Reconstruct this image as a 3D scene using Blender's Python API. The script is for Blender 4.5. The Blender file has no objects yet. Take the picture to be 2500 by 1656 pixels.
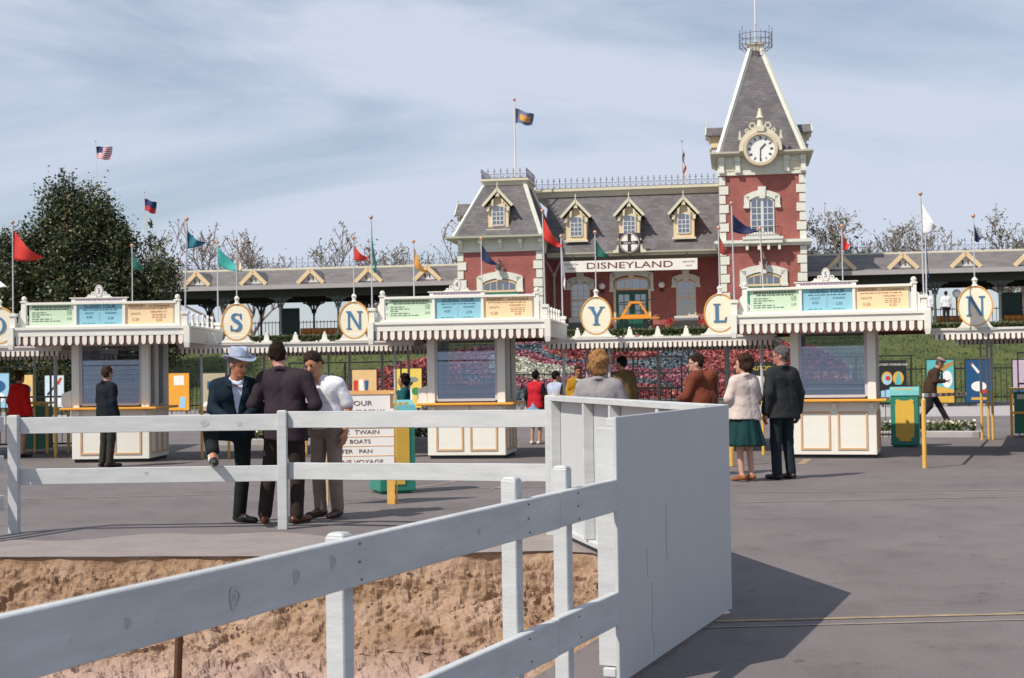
import bpy, bmesh, math, random
import numpy as np
from mathutils import Vector, Matrix, noise as mnoise
random.seed(7); np.random.seed(7)
scene = bpy.context.scene
R_ = math.radians
# ------------------------------------------------------------------ camera
cam = bpy.data.cameras.new('camera'); cam.lens = 50.0; cam.sensor_width = 36.0
cam.clip_start = 0.05; cam.clip_end = 3000
cam.dof.use_dof = True; cam.dof.focus_distance = 11.0; cam.dof.aperture_fstop = 7.0
camo = bpy.data.objects.new('camera', cam); scene.collection.objects.link(camo)
PITCH = math.atan(84/3472.2); ROLL = 0.014
f_ = Vector((0, math.cos(PITCH), math.sin(PITCH))); u0 = Vector((0, -math.sin(PITCH), math.cos(PITCH))); r0 = Vector((1, 0, 0))
rt = math.cos(ROLL)*r0 - math.sin(ROLL)*u0; up = math.cos(ROLL)*u0 + math.sin(ROLL)*r0
m = Matrix((rt, up, -f_)).transposed().to_4x4(); m.translation = Vector((0, 0, 1.45))
camo.matrix_world = m; scene.camera = camo
scene.render.resolution_x = 1024; scene.render.resolution_y = 678
# ------------------------------------------------------------------ light
SUN_EL = R_(48); TO_SUN = Vector((-0.785*math.cos(SUN_EL), -0.62*math.cos(SUN_EL), math.sin(SUN_EL)))
world = bpy.data.worlds.new('World'); scene.world = world; world.use_nodes = True
nt = world.node_tree; nt.nodes.clear()
N = nt.nodes.new; L = nt.links.new
out = N('ShaderNodeOutputWorld'); bg = N('ShaderNodeBackground'); L(bg.outputs[0], out.inputs[0])
sky = N('ShaderNodeTexSky'); sky.sky_type = 'NISHITA'; sky.sun_disc = False
sky.sun_elevation = SUN_EL; sky.sun_rotation = math.atan2(TO_SUN.x, TO_SUN.y)
sky.air_density = 1.0; sky.dust_density = 0.5; sky.ozone_density = 1.5
bg.inputs[1].default_value = 0.098
tc = N('ShaderNodeTexCoord'); mp = N('ShaderNodeMapping'); L(tc.outputs['Generated'], mp.inputs[0])
mp.inputs['Scale'].default_value = (1.5, 1.5, 6.5); mp.inputs['Rotation'].default_value = (0, R_(14), R_(20))
n1 = N('ShaderNodeTexNoise'); n1.inputs['Scale'].default_value = 1.0; n1.inputs['Detail'].default_value = 9; n1.inputs['Roughness'].default_value = 0.58; n1.inputs['Distortion'].default_value = 0.6
L(mp.outputs[0], n1.inputs['Vector'])
cr = N('ShaderNodeValToRGB'); cr.color_ramp.elements[0].position = 0.36; cr.color_ramp.elements[0].color = (0.06, 0.06, 0.06, 1)
cr.color_ramp.elements[1].position = 0.60; cr.color_ramp.elements[1].color = (0.95, 0.95, 0.95, 1); L(n1.outputs[0], cr.inputs[0])
mx = N('ShaderNodeMix'); mx.data_type = 'RGBA'; L(cr.outputs[0], mx.inputs['Factor'])
L(sky.outputs[0], mx.inputs['A']); mx.inputs['B'].default_value = (6.6, 7.2, 8.55, 1)
L(mx.outputs['Result'], bg.inputs[0])
sun = bpy.data.lights.new('sun', 'SUN'); sun.energy = 4.7; sun.angle = R_(0.5); sun.color = (1, 0.925, 0.81)
suno = bpy.data.objects.new('sun', sun); scene.collection.objects.link(suno)
suno.rotation_euler = TO_SUN.to_track_quat('Z', 'Y').to_euler()
scene.view_settings.view_transform = 'Standard'; scene.view_settings.look = 'None'
scene.view_settings.exposure = 0.0; scene.view_settings.gamma = 1.0
# ------------------------------------------------------------------ materials
MATS = {}
def mat(name, rgb, rough=0.6, var=0.12, scale=4.0, bump=0.0, metal=0.0, dirt=None, spec=0.4, stretch=None, bscale=None, chips=None):
    if name in MATS: return MATS[name]
    mt = bpy.data.materials.new(name); mt.use_nodes = True; t = mt.node_tree; b = t.nodes['Principled BSDF']
    b.inputs['Roughness'].default_value = rough; b.inputs['Metallic'].default_value = metal
    b.inputs['Specular IOR Level'].default_value = spec
    tcn = t.nodes.new('ShaderNodeTexCoord'); src = tcn.outputs['Object']
    if stretch:
        mpn = t.nodes.new('ShaderNodeMapping'); mpn.inputs['Scale'].default_value = stretch; t.links.new(src, mpn.inputs[0]); src = mpn.outputs[0]
    ns = t.nodes.new('ShaderNodeTexNoise'); ns.inputs['Scale'].default_value = scale; ns.inputs['Detail'].default_value = 6; ns.inputs['Roughness'].default_value = 0.65
    t.links.new(src, ns.inputs['Vector'])
    rp = t.nodes.new('ShaderNodeValToRGB'); rp.color_ramp.elements[0].position = 0.3; rp.color_ramp.elements[1].position = 0.7
    lo = tuple(max(0, c*(1-var)) for c in rgb); hi = tuple(min(1, c*(1+var)) for c in rgb)
    if dirt: lo = dirt
    rp.color_ramp.elements[0].color = (*lo, 1); rp.color_ramp.elements[1].color = (*hi, 1)
    t.links.new(ns.outputs[0], rp.inputs[0]); t.links.new(rp.outputs[0], b.inputs['Base Color'])
    if bump:
        n2 = t.nodes.new('ShaderNodeTexNoise'); n2.inputs['Scale'].default_value = bscale or scale*6; n2.inputs['Detail'].default_value = 5
        t.links.new(src, n2.inputs['Vector'])
        bm_ = t.nodes.new('ShaderNodeBump'); bm_.inputs['Strength'].default_value = bump; bm_.inputs['Distance'].default_value = 0.02
        t.links.new(n2.outputs[0], bm_.inputs['Height']); t.links.new(bm_.outputs[0], b.inputs['Normal'])
    if chips:
        n3 = t.nodes.new('ShaderNodeTexNoise'); n3.inputs['Scale'].default_value = 26; n3.inputs['Detail'].default_value = 4; n3.inputs['Roughness'].default_value = .7; t.links.new(tcn.outputs['Object'], n3.inputs['Vector'])
        r3 = t.nodes.new('ShaderNodeValToRGB'); r3.color_ramp.elements[0].position = .67; r3.color_ramp.elements[0].color = (0, 0, 0, 1); r3.color_ramp.elements[1].position = .72; r3.color_ramp.elements[1].color = (.75, .75, .75, 1); t.links.new(n3.outputs[0], r3.inputs[0])
        m3 = t.nodes.new('ShaderNodeMix'); m3.data_type = 'RGBA'; t.links.new(r3.outputs[0], m3.inputs['Factor']); t.links.new(rp.outputs[0], m3.inputs['A']); m3.inputs['B'].default_value = (*chips, 1); t.links.new(m3.outputs['Result'], b.inputs['Base Color'])
    MATS[name] = mt; return mt
def brickmat(name, c1, c2, mortar, bw, bh, msize, offset=0.5, rough=0.8, var=0.25):
    mt = bpy.data.materials.new(name); mt.use_nodes = True; t = mt.node_tree; b = t.nodes['Principled BSDF']; b.inputs['Roughness'].default_value = rough
    tcn = t.nodes.new('ShaderNodeTexCoord'); sp = t.nodes.new('ShaderNodeSeparateXYZ'); t.links.new(tcn.outputs['Object'], sp.inputs[0])
    ad = t.nodes.new('ShaderNodeMath'); t.links.new(sp.outputs[0], ad.inputs[0]); t.links.new(sp.outputs[1], ad.inputs[1])
    cb = t.nodes.new('ShaderNodeCombineXYZ'); t.links.new(ad.outputs[0], cb.inputs[0]); t.links.new(sp.outputs[2], cb.inputs[1])
    br = t.nodes.new('ShaderNodeTexBrick'); t.links.new(cb.outputs[0], br.inputs['Vector']); br.offset = offset
    br.inputs['Scale'].default_value = 1.0; br.inputs['Brick Width'].default_value = bw; br.inputs['Row Height'].default_value = bh; br.inputs['Mortar Size'].default_value = msize
    br.inputs['Color1'].default_value = (*c1, 1); br.inputs['Color2'].default_value = (*c2, 1); br.inputs['Mortar'].default_value = (*mortar, 1)
    ns = t.nodes.new('ShaderNodeTexNoise'); ns.inputs['Scale'].default_value = 1.3; ns.inputs['Detail'].default_value = 7; t.links.new(tcn.outputs['Object'], ns.inputs['Vector'])
    rp = t.nodes.new('ShaderNodeValToRGB'); rp.color_ramp.elements[0].color = (1-var,)*3+(1,); rp.color_ramp.elements[1].color = (1+var*0.3,)*3+(1,)
    rp.color_ramp.elements[0].position = .3; rp.color_ramp.elements[1].position = .7
    t.links.new(ns.outputs[0], rp.inputs[0])
    mu = t.nodes.new('ShaderNodeMix'); mu.data_type = 'RGBA'; mu.blend_type = 'MULTIPLY'; mu.inputs['Factor'].default_value = 1
    t.links.new(br.outputs[0], mu.inputs['A']); t.links.new(rp.outputs[0], mu.inputs['B']); t.links.new(mu.outputs['Result'], b.inputs['Base Color'])
    bp = t.nodes.new('ShaderNodeBump'); bp.inputs['Strength'].default_value = 0.5; bp.inputs['Distance'].default_value = 0.01; bp.invert = True
    t.links.new(br.outputs['Fac'], bp.inputs['Height']); t.links.new(bp.outputs[0], b.inputs['Normal'])
    MATS[name] = mt; return mt
def glassmat(name, tint, refl=0.35, see=0.5):
    mt = bpy.data.materials.new(name); mt.use_nodes = True; t = mt.node_tree; t.nodes.clear()
    o = t.nodes.new('ShaderNodeOutputMaterial'); g = t.nodes.new('ShaderNodeBsdfGlossy'); g.inputs['Roughness'].default_value = 0.06; g.inputs['Color'].default_value = (.9, .93, 1, 1)
    tr = t.nodes.new('ShaderNodeBsdfTransparent'); tr.inputs['Color'].default_value = (*tint, 1)
    df = t.nodes.new('ShaderNodeBsdfDiffuse'); df.inputs['Color'].default_value = (*[c*.6 for c in tint], 1)
    m1 = t.nodes.new('ShaderNodeMixShader'); m1.inputs[0].default_value = see; t.links.new(df.outputs[0], m1.inputs[1]); t.links.new(tr.outputs[0], m1.inputs[2])
    m2 = t.nodes.new('ShaderNodeMixShader'); m2.inputs[0].default_value = refl; t.links.new(m1.outputs[0], m2.inputs[1]); t.links.new(g.outputs[0], m2.inputs[2])
    t.links.new(m2.outputs[0], o.inputs[0]); MATS[name] = mt; return mt
def leafmat(name, c1, c2, c3=None, scale=1.6):
    mt = bpy.data.materials.new(name); mt.use_nodes = True; t = mt.node_tree; b = t.nodes['Principled BSDF']; b.inputs['Roughness'].default_value = 0.55
    at = t.nodes.new('ShaderNodeAttribute'); at.attribute_name = 'rnd'
    rp = t.nodes.new('ShaderNodeValToRGB'); e = rp.color_ramp.elements
    e[0].position = 0.0; e[0].color = (*c1, 1); e[1].position = 0.85; e[1].color = (*c2, 1)
    if c3: k = e.new(0.93); k.color = (*c3, 1)
    t.links.new(at.outputs['Fac'], rp.inputs[0]); t.links.new(rp.outputs[0], b.inputs['Base Color'])
    MATS[name] = mt; return mt
W = mat('white_paint', (.68, .67, .64), .5, .05, 3)
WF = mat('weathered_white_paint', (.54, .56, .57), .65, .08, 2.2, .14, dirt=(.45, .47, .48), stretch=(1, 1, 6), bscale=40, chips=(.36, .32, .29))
CREAM = mat('cream_trim', (.66, .62, .47), .6, .08, 3)
STONE = mat('pale_stone', (.70, .71, .63), .7, .08, 3)
GREY = mat('grey_soffit', (.20, .19, .17), .8, .1, 3)
BUFF = mat('buff_trim', (.72, .55, .33), .55, .08, 4)
TAN = mat('tan_moulding', (.62, .40, .22), .5, .08, 6)
ORANGE = mat('orange_counter', (.78, .36, .05), .4, .08, 6)
BROWN = mat('maroon_brown_paint', (.13, .055, .04), .7, .1, 5)
DARK = mat('dark_plinth', (.02, .022, .022), .7, .2, 5)
YEL = mat('yellow_post_paint', (.72, .42, .10), .45, .08, 6)
PGREY = mat('grey_white_pole', (.50, .50, .52), .45, .06, 6)
GREEN = mat('green_enamel', (.035, .24, .17), .35, .08, 6)
TEAL = mat('light_teal_enamel', (.16, .48, .50), .35, .06, 6)
GYEL = mat('yellow_enamel', (.80, .50, .08), .4, .06, 6)
GILT = mat('gilt_ball', (.55, .30, .20), .35, .05, 6, metal=.4)
IRON = mat('dark_iron', (.02, .022, .022), .5, .1, 6)
CREST = mat('iron_cresting', (.13, .12, .15), .6, .1, 6)
BRICK = brickmat('red_brick', (.33, .085, .070), (.38, .105, .088), (.39, .165, .14), .22, .085, .012)
SLATE = brickmat('grey_slate', (.12, .112, .118), (.175, .16, .17), (.07, .065, .07), .30, .13, .006)
SHING = brickmat('arcade_shingle', (.17, .155, .155), (.21, .195, .19), (.10, .09, .09), .22, .10, .005)
GLS = glassmat('station_glass', (.05, .07, .11), .30, .35)
LOUV = glassmat('louvre_glass', (.70, .76, .82), .15, .975)
# ------------------------------------------------------------------ mesh helpers
COL = scene.collection
class MB:
    def __init__(s): s.v = []; s.f = []; s.m = []
    def add(s, vs, fs, mi=0):
        o = len(s.v); s.v += [tuple(p) for p in vs]; s.f += [tuple(i+o for i in q) for q in fs]; s.m += [mi]*len(fs); return s
    def box(s, x0, x1, y0, y1, z0, z1, mi=0):
        return s.add([(x0,y0,z0),(x1,y0,z0),(x1,y1,z0),(x0,y1,z0),(x0,y0,z1),(x1,y0,z1),(x1,y1,z1),(x0,y1,z1)],
                     [(0,3,2,1),(4,5,6,7),(0,1,5,4),(1,2,6,5),(2,3,7,6),(3,0,4,7)], mi)
    def bar(s, a, b, w, h, mi=0, upv=(0,0,1)):
        a = Vector(a); b = Vector(b); d = (b-a).normalized(); u = Vector(upv); sd = d.cross(u)
        if sd.length < 1e-4: sd = d.cross(Vector((0,1,0)))
        sd.normalize(); u = sd.cross(d).normalized(); sd *= w/2; u *= h/2
        vs = [a-sd-u, a+sd-u, a+sd+u, a-sd+u, b-sd-u, b+sd-u, b+sd+u, b-sd+u]
        return s.add(vs, [(0,1,2,3),(7,6,5,4),(4,5,1,0),(5,6,2,1),(6,7,3,2),(7,4,0,3)], mi)
    def tube(s, pts, rad, n=8, mi=0, cap=True):
        pts = [Vector(p) for p in pts]; rs = rad if isinstance(rad, (list, tuple)) else [rad]*len(pts)
        o = len(s.v); pr = None
        for i, p in enumerate(pts):
            d = (pts[min(i+1, len(pts)-1)] - pts[max(i-1, 0)]).normalized()
            a = pr if pr else (Vector((1,0,0)) if abs(d.x) < .9 else Vector((0,1,0)))
            a = (a - d*a.dot(d)).normalized(); pr = a; b = d.cross(a)
            for k in range(n):
                t = 2*math.pi*k/n; s.v.append(tuple(p + (a*math.cos(t)+b*math.sin(t))*rs[i]))
        for i in range(len(pts)-1):
            for k in range(n):
                s.f.append((o+i*n+k, o+i*n+(k+1)%n, o+(i+1)*n+(k+1)%n, o+(i+1)*n+k)); s.m.append(mi)
        if cap:
            s.f.append(tuple(o+k for k in reversed(range(n)))); s.m.append(mi)
            s.f.append(tuple(o+(len(pts)-1)*n+k for k in range(n))); s.m.append(mi)
        return s
    def lathe(s, prof, c=(0,0,0), n=12, mi=0, sx=1, sy=1):
        o = len(s.v)
        for r, z in prof:
            for k in range(n):
                t = 2*math.pi*k/n; s.v.append((c[0]+r*math.cos(t)*sx, c[1]+r*math.sin(t)*sy, c[2]+z))
        for i in range(len(prof)-1):
            for k in range(n):
                s.f.append((o+i*n+k, o+i*n+(k+1)%n, o+(i+1)*n+(k+1)%n, o+(i+1)*n+k)); s.m.append(mi)
        s.f.append(tuple(o+k for k in reversed(range(n)))); s.m.append(mi)
        s.f.append(tuple(o+(len(prof)-1)*n+k for k in range(n))); s.m.append(mi)
        return s
    def ball(s, c, r, n=10, mi=0, sz=1):
        prof = [(max(.001, r*math.sin(math.pi*i/8)), -r*sz*math.cos(math.pi*i/8)) for i in range(9)]
        return s.lathe(prof, c, n, mi)
    def prism(s, poly, y0, y1, mi=0):          # poly in x,z (counter-clockwise seen from -y), extruded along y
        n = len(poly); vs = [(x, y0, z) for x, z in poly] + [(x, y1, z) for x, z in poly]
        fs = [tuple(range(n)), tuple(reversed(range(n, 2*n)))] + [(i, i+n, (i+1) % n + n, (i+1) % n) for i in range(n)]
        return s.add(vs, fs, mi)
    def frust(s, b, z0, t, z1, mi=0):
        (x0,x1,y0,y1), (X0,X1,Y0,Y1) = b, t
        return s.add([(x0,y0,z0),(x1,y0,z0),(x1,y1,z0),(x0,y1,z0),(X0,Y0,z1),(X1,Y0,z1),(X1,Y1,z1),(X0,Y1,z1)],
                     [(0,3,2,1),(4,5,6,7),(0,1,5,4),(1,2,6,5),(2,3,7,6),(3,0,4,7)], mi)
    def xf(s, M):
        s.v = [tuple(M @ Vector(p)) for p in s.v]; return s
def mesh_of(mb, name, mats, smooth=False):
    me = bpy.data.meshes.new(name); me.from_pydata(mb.v, [], mb.f)
    for mm in (mats if isinstance(mats, (list, tuple)) else [mats]): me.materials.append(mm)
    if any(mb.m): me.polygons.foreach_set('material_index', mb.m)
    if smooth: me.polygons.foreach_set('use_smooth', [True]*len(me.polygons))
    me.update(); return me
def link(name, data, parent=None, loc=(0,0,0), rot=(0,0,0)):
    o = bpy.data.objects.new(name, data); COL.objects.link(o); o.location = loc; o.rotation_euler = rot
    if parent: o.parent = parent
    return o
def obj(name, mb, mats, parent=None, loc=(0,0,0), rot=(0,0,0), smooth=False):
    return link(name, mesh_of(mb, name, mats, smooth), parent, loc, rot)
def tag(o, label=None, cat=None, group=None, kind=None):
    if label: o['label'] = label
    if cat: o['category'] = cat
    if group: o['group'] = group
    if kind: o['kind'] = kind
    return o
def thing(name, label, cat, loc=(0,0,0), rz=0, group=None):
    return tag(link(name, None, None, loc, (0, 0, rz)), label, cat, group)
def copy_tree(o, parent=None):
    c = o.copy(); COL.objects.link(c)
    if parent: c.parent = parent
    for ch in o.children: copy_tree(ch, c)
    return c
def bevel(o, w=.006, seg=1):
    b = o.modifiers.new('bevel', 'BEVEL'); b.width = w; b.segments = seg; b.limit_method = 'ANGLE'; return o
def text(name, s, size, mt, parent, loc, rot=(R_(90), 0, 0), align='CENTER', ext=.002, off=0.0, sx=1.0):
    cu = bpy.data.curves.new(name, 'FONT'); cu.body = s; cu.size = size; cu.align_x = align; cu.align_y = 'CENTER'; cu.extrude = ext; cu.resolution_u = 3; cu.offset = off
    o = bpy.data.objects.new(name, cu); me = bpy.data.meshes.new_from_object(o); bpy.data.objects.remove(o); bpy.data.curves.remove(cu)
    me.materials.clear(); me.materials.append(mt)
    r = link(name, me, parent, loc, rot); r.scale = (sx, 1, 1); return r
def leaves(name, pts, size, mt, parent=None, aspect=.5, up_bias=0.0):
    n = len(pts); d = np.random.normal(size=(n, 3)); d[:, 2] += up_bias; d /= np.linalg.norm(d, axis=1)[:, None]
    e = np.random.normal(size=(n, 3)); e -= (e*d).sum(1)[:, None]*d; e /= np.linalg.norm(e, axis=1)[:, None]
    s = size*np.random.uniform(.6, 1.3, (n, 1)); a = d*s; b = e*s*aspect
    v = np.stack([pts-a*.5, pts+b*.5, pts+a*.5, pts-b*.5], 1).reshape(-1, 3)
    me = bpy.data.meshes.new(name); me.vertices.add(4*n); me.vertices.foreach_set('co', v.astype(np.float32).ravel())
    me.loops.add(4*n); me.loops.foreach_set('vertex_index', np.arange(4*n, dtype=np.int32)); me.polygons.add(n)
    me.polygons.foreach_set('loop_start', np.arange(0, 4*n, 4, dtype=np.int32)); me.polygons.foreach_set('loop_total', np.full(n, 4, dtype=np.int32))
    at = me.attributes.new('rnd', 'FLOAT', 'FACE'); at.data.foreach_set('value', np.random.rand(n).astype(np.float32))
    me.materials.append(mt); me.update(calc_edges=True)
    return link(name, me, parent)
# ================================================================== GROUND
def asphalt_mat():
    mt = bpy.data.materials.new('asphalt'); mt.use_nodes = True; t = mt.node_tree; b = t.nodes['Principled BSDF']; b.inputs['Roughness'].default_value = .85
    tcn = t.nodes.new('ShaderNodeTexCoord')
    def nz(sc, det, ro=.6):
        n = t.nodes.new('ShaderNodeTexNoise'); n.inputs['Scale'].default_value = sc; n.inputs['Detail'].default_value = det; n.inputs['Roughness'].default_value = ro
        t.links.new(tcn.outputs['Object'], n.inputs['Vector']); return n
    a = nz(.28, 7, .68); bb = nz(60, 3); c = nz(2.2, 7, .7)
    r1 = t.nodes.new('ShaderNodeValToRGB'); r1.color_ramp.elements[0].position = .32; r1.color_ramp.elements[1].position = .68
    r1.color_ramp.elements[0].color = (.140, .123, .124, 1); r1.color_ramp.elements[1].color = (.200, .176, .174, 1); t.links.new(a.outputs[0], r1.inputs[0])
    r2 = t.nodes.new('ShaderNodeValToRGB'); r2.color_ramp.elements[0].position = .25; r2.color_ramp.elements[1].position = .75
    r2.color_ramp.elements[0].color = (.80, .80, .80, 1); r2.color_ramp.elements[1].color = (1.12, 1.1, 1.1, 1); t.links.new(bb.outputs[0], r2.inputs[0])
    r3 = t.nodes.new('ShaderNodeValToRGB'); r3.color_ramp.elements[0].position = .30; r3.color_ramp.elements[1].position = .5
    r3.color_ramp.elements[0].color = (.74, .72, .72, 1); r3.color_ramp.elements[1].color = (1, 1, 1, 1); t.links.new(c.outputs[0], r3.inputs[0])
    prev = r1.outputs[0]
    for r in (r2, r3):
        mu = t.nodes.new('ShaderNodeMix'); mu.data_type = 'RGBA'; mu.blend_type = 'MULTIPLY'; mu.inputs['Factor'].default_value = 1
        t.links.new(prev, mu.inputs['A']); t.links.new(r.outputs[0], mu.inputs['B']); prev = mu.outputs['Result']
    g = nz(7.5, 2, .4); r4 = t.nodes.new('ShaderNodeValToRGB'); r4.color_ramp.elements[0].position = .70; r4.color_ramp.elements[0].color = (1, 1, 1, 1); r4.color_ramp.elements[1].position = .735; r4.color_ramp.elements[1].color = (.66, .64, .64, 1); t.links.new(g.outputs[0], r4.inputs[0])
    mu = t.nodes.new('ShaderNodeMix'); mu.data_type = 'RGBA'; mu.blend_type = 'MULTIPLY'; mu.inputs['Factor'].default_value = 1; t.links.new(prev, mu.inputs['A']); t.links.new(r4.outputs[0], mu.inputs['B']); prev = mu.outputs['Result']
    t.links.new(prev, b.inputs['Base Color'])
    bp = t.nodes.new('ShaderNodeBump'); bp.inputs['Strength'].default_value = .35; bp.inputs['Distance'].default_value = .01; t.links.new(bb.outputs[0], bp.inputs['Height']); t.links.new(bp.outputs[0], b.inputs['Normal'])
    return mt
ASPH = asphalt_mat()
CONC = mat('concrete', (.265, .228, .215), .85, .14, 2.5, .25)
pit = [(-11, 12.05), (-7.5, 11.85), (-5.6, 11.72), (-4.2, 11.70), (-3.4, 11.62), (-2.6, 11.56), (-1.8, 11.50), (-1.0, 11.53), (-.3, 11.55), (.3, 11.60), (.62, 11.45), (.78, 10.9), (.74, 9.6), (.45, 7.8), (-.15, 6.2), (-.9, 4.5), (-1.9, 2.9), (-11, 2.9)]
fine = []
for i in range(len(pit)):
    a_, b_ = Vector(pit[i]), Vector(pit[(i+1) % len(pit)]); vis = i < 13; n = max(1, int((b_-a_).length/.11)) if vis else 1
    for k in range(n):
        q = a_.lerp(b_, k/n); w = .035*mnoise.fractal(Vector((q.x*3.1, q.y*3.1, 1)), .8, 2, 4) if vis and (i or k) else 0; fine.append((q.x, q.y+w))
pit = fine
bm = bmesh.new()
outer = [bm.verts.new(p) for p in ((-500,-80,0),(500,-80,0),(500,1400,0),(-500,1400,0))]
inner = [bm.verts.new((x, y, 0)) for x, y in pit]
es = [bm.edges.new((l[i], l[(i+1) % len(l)])) for l in (outer, inner) for i in range(len(l))]
bmesh.ops.triangle_fill(bm, use_beauty=True, use_dissolve=False, edges=es)
bmesh.ops.recalc_face_normals(bm, faces=bm.faces)
for fc in bm.faces:
    if fc.normal.z < 0: fc.normal_flip()
me = bpy.data.meshes.new('plaza_ground'); bm.to_mesh(me); bm.free(); me.materials.append(ASPH)
tag(link('plaza_ground', me), kind='structure')
# concrete apron along the excavation's far edge
mb = MB(); near = [p for p in pit if p[1] > 11.3 and p[0] > -8]; near.sort()
far = [(x, 12.95 + .25*math.sin(x*1.7) + .12*math.sin(x*5.1) - .12*x/4) for x, _ in near]
for i in range(len(near)-1):
    mb.add([(near[i][0], near[i][1]+.01, .004), (near[i+1][0], near[i+1][1]+.01, .004), (*far[i+1], .004), (*far[i], .004)], [(0,1,2,3)])
tag(obj('concrete_apron', mb, CONC), kind='structure')
# excavation: broken dirt bank and floor, displaced grid along the rim
DIRT = bpy.data.materials.new('sandy_dirt'); DIRT.use_nodes = True
t = DIRT.node_tree; b = t.nodes['Principled BSDF']; b.inputs['Roughness'].default_value = .95; b.inputs['Specular IOR Level'].default_value = .1
tcn = t.nodes.new('ShaderNodeTexCoord'); a = t.nodes.new('ShaderNodeTexNoise'); a.inputs['Scale'].default_value = 1.6; a.inputs['Detail'].default_value = 8; a.inputs['Roughness'].default_value = .7; t.links.new(tcn.outputs['Object'], a.inputs['Vector'])
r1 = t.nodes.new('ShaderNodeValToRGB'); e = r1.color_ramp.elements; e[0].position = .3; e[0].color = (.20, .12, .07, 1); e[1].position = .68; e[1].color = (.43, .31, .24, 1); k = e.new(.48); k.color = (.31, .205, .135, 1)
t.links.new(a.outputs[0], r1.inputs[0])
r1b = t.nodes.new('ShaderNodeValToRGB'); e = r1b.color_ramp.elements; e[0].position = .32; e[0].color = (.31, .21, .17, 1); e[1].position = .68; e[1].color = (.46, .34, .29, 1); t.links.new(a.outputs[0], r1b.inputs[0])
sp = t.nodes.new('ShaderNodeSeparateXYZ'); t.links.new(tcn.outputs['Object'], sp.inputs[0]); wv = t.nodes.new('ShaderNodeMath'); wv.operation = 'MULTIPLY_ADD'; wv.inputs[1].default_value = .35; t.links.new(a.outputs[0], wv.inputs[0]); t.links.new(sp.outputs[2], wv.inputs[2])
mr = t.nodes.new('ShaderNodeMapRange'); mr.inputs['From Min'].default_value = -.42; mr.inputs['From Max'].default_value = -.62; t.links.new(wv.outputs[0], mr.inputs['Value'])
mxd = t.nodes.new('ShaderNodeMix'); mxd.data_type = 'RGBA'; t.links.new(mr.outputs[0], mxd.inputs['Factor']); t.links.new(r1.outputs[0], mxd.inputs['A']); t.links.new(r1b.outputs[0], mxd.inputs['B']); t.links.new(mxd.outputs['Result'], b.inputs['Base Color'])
n2 = t.nodes.new('ShaderNodeTexNoise'); n2.inputs['Scale'].default_value = 45; n2.inputs['Detail'].default_value = 6; t.links.new(tcn.outputs['Object'], n2.inputs['Vector'])
bp = t.nodes.new('ShaderNodeBump'); bp.inputs['Strength'].default_value = .45; bp.inputs['Distance'].default_value = .02; t.links.new(n2.outputs[0], bp.inputs['Height']); t.links.new(bp.outputs[0], b.inputs['Normal'])
rim = [p for p in pit if p[1] > 4.4]; rim = rim[:1]+[p for p in rim[1:] if p[0] > -7.4]
pts = []; 
for i in range(len(rim)-1):
    a_, b_ = Vector(rim[i]), Vector(rim[i+1]); n = max(2, int((b_-a_).length/.016))
    for k in range(n): pts.append(a_.lerp(b_, k/n))
pts.append(Vector(rim[-1])); ns_ = len(pts)
prof = [(-.02, .0), (-.01, -.05), (.03, -.13), (.07, -.22), (.13, -.34), (.22, -.47), (.38, -.60), (.62, -.72), (.95, -.81), (1.5, -.87), (2.4, -.90), (4.2, -.92)]
pd = []
for i in range(len(prof)-1):
    n = max(2, int(math.hypot(prof[i+1][0]-prof[i][0], prof[i+1][1]-prof[i][1])/.016)); n = min(n, 22)
    for k in range(n): s_ = k/n; pd.append((prof[i][0]*(1-s_)+prof[i+1][0]*s_, prof[i][1]*(1-s_)+prof[i+1][1]*s_))
pd.append(prof[-1]); nd = len(pd)
nrm = []
for i in range(ns_):
    d = (pts[min(i+12, ns_-1)] - pts[max(i-12, 0)]).normalized(); nrm.append(Vector((d.y, -d.x)))     # points into the pit
vs = []
for i in range(ns_):
    for j, (dd, z) in enumerate(pd):
        q = pts[i] + nrm[i]*dd; P = Vector((q.x, q.y, z))
        w = min(1, max(0, -z/.12)) * (1 if dd < 1.4 else max(.35, 1.4/dd))
        big = mnoise.fractal(P*2.1, 1.0, 2.0, 4); rid = mnoise.ridged_multi_fractal(P*4.2, .9, 2.1, 4, 1.0, 2.0) - 1.0; fin = mnoise.fractal(P*13, .8, 2, 3)
        cell = mnoise.voronoi(P*Vector((5, 5, 7)))[0]; crk = min(1, (cell[1]-cell[0])*5)
        ril = mnoise.fractal(P*Vector((7, 7, 2.0)), .9, 2, 3); led = math.sin(z*26+3*mnoise.noise(P*1.3))*.5; fn2 = mnoise.fractal(P*31, .9, 2, 2); vp = mnoise.voronoi(P*Vector((4, 4, 5))+Vector((fin, fin, fin))*.25)[1]; blk = mnoise.noise(vp[0]*9.7); vq = mnoise.voronoi(P*11)[1]; bl2 = mnoise.noise(vq[0]*9.7); off = (.10*big + .025*rid + .020*fin + .007*fn2 + .02*(crk-.75) + .04*ril + .020*led + .055*blk + .022*bl2)*w
        lean = .6 if dd < .6 else .1
        vs.append((P.x + nrm[i].x*off*lean, P.y + nrm[i].y*off*lean, P.z + off*(.55 if dd < .6 else .8) + .004*fin))
fs = [(i*nd+j, i*nd+j+1, (i+1)*nd+j+1, (i+1)*nd+j) for i in range(ns_-1) for j in range(nd-1)]
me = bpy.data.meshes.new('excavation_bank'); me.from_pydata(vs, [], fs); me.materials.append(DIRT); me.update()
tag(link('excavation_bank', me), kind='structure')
mb = MB(); mb.box(-14, 3, 2.0, 12.5, -1.2, -.98); tag(obj('excavation_floor', mb, DIRT), kind='structure')
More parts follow.
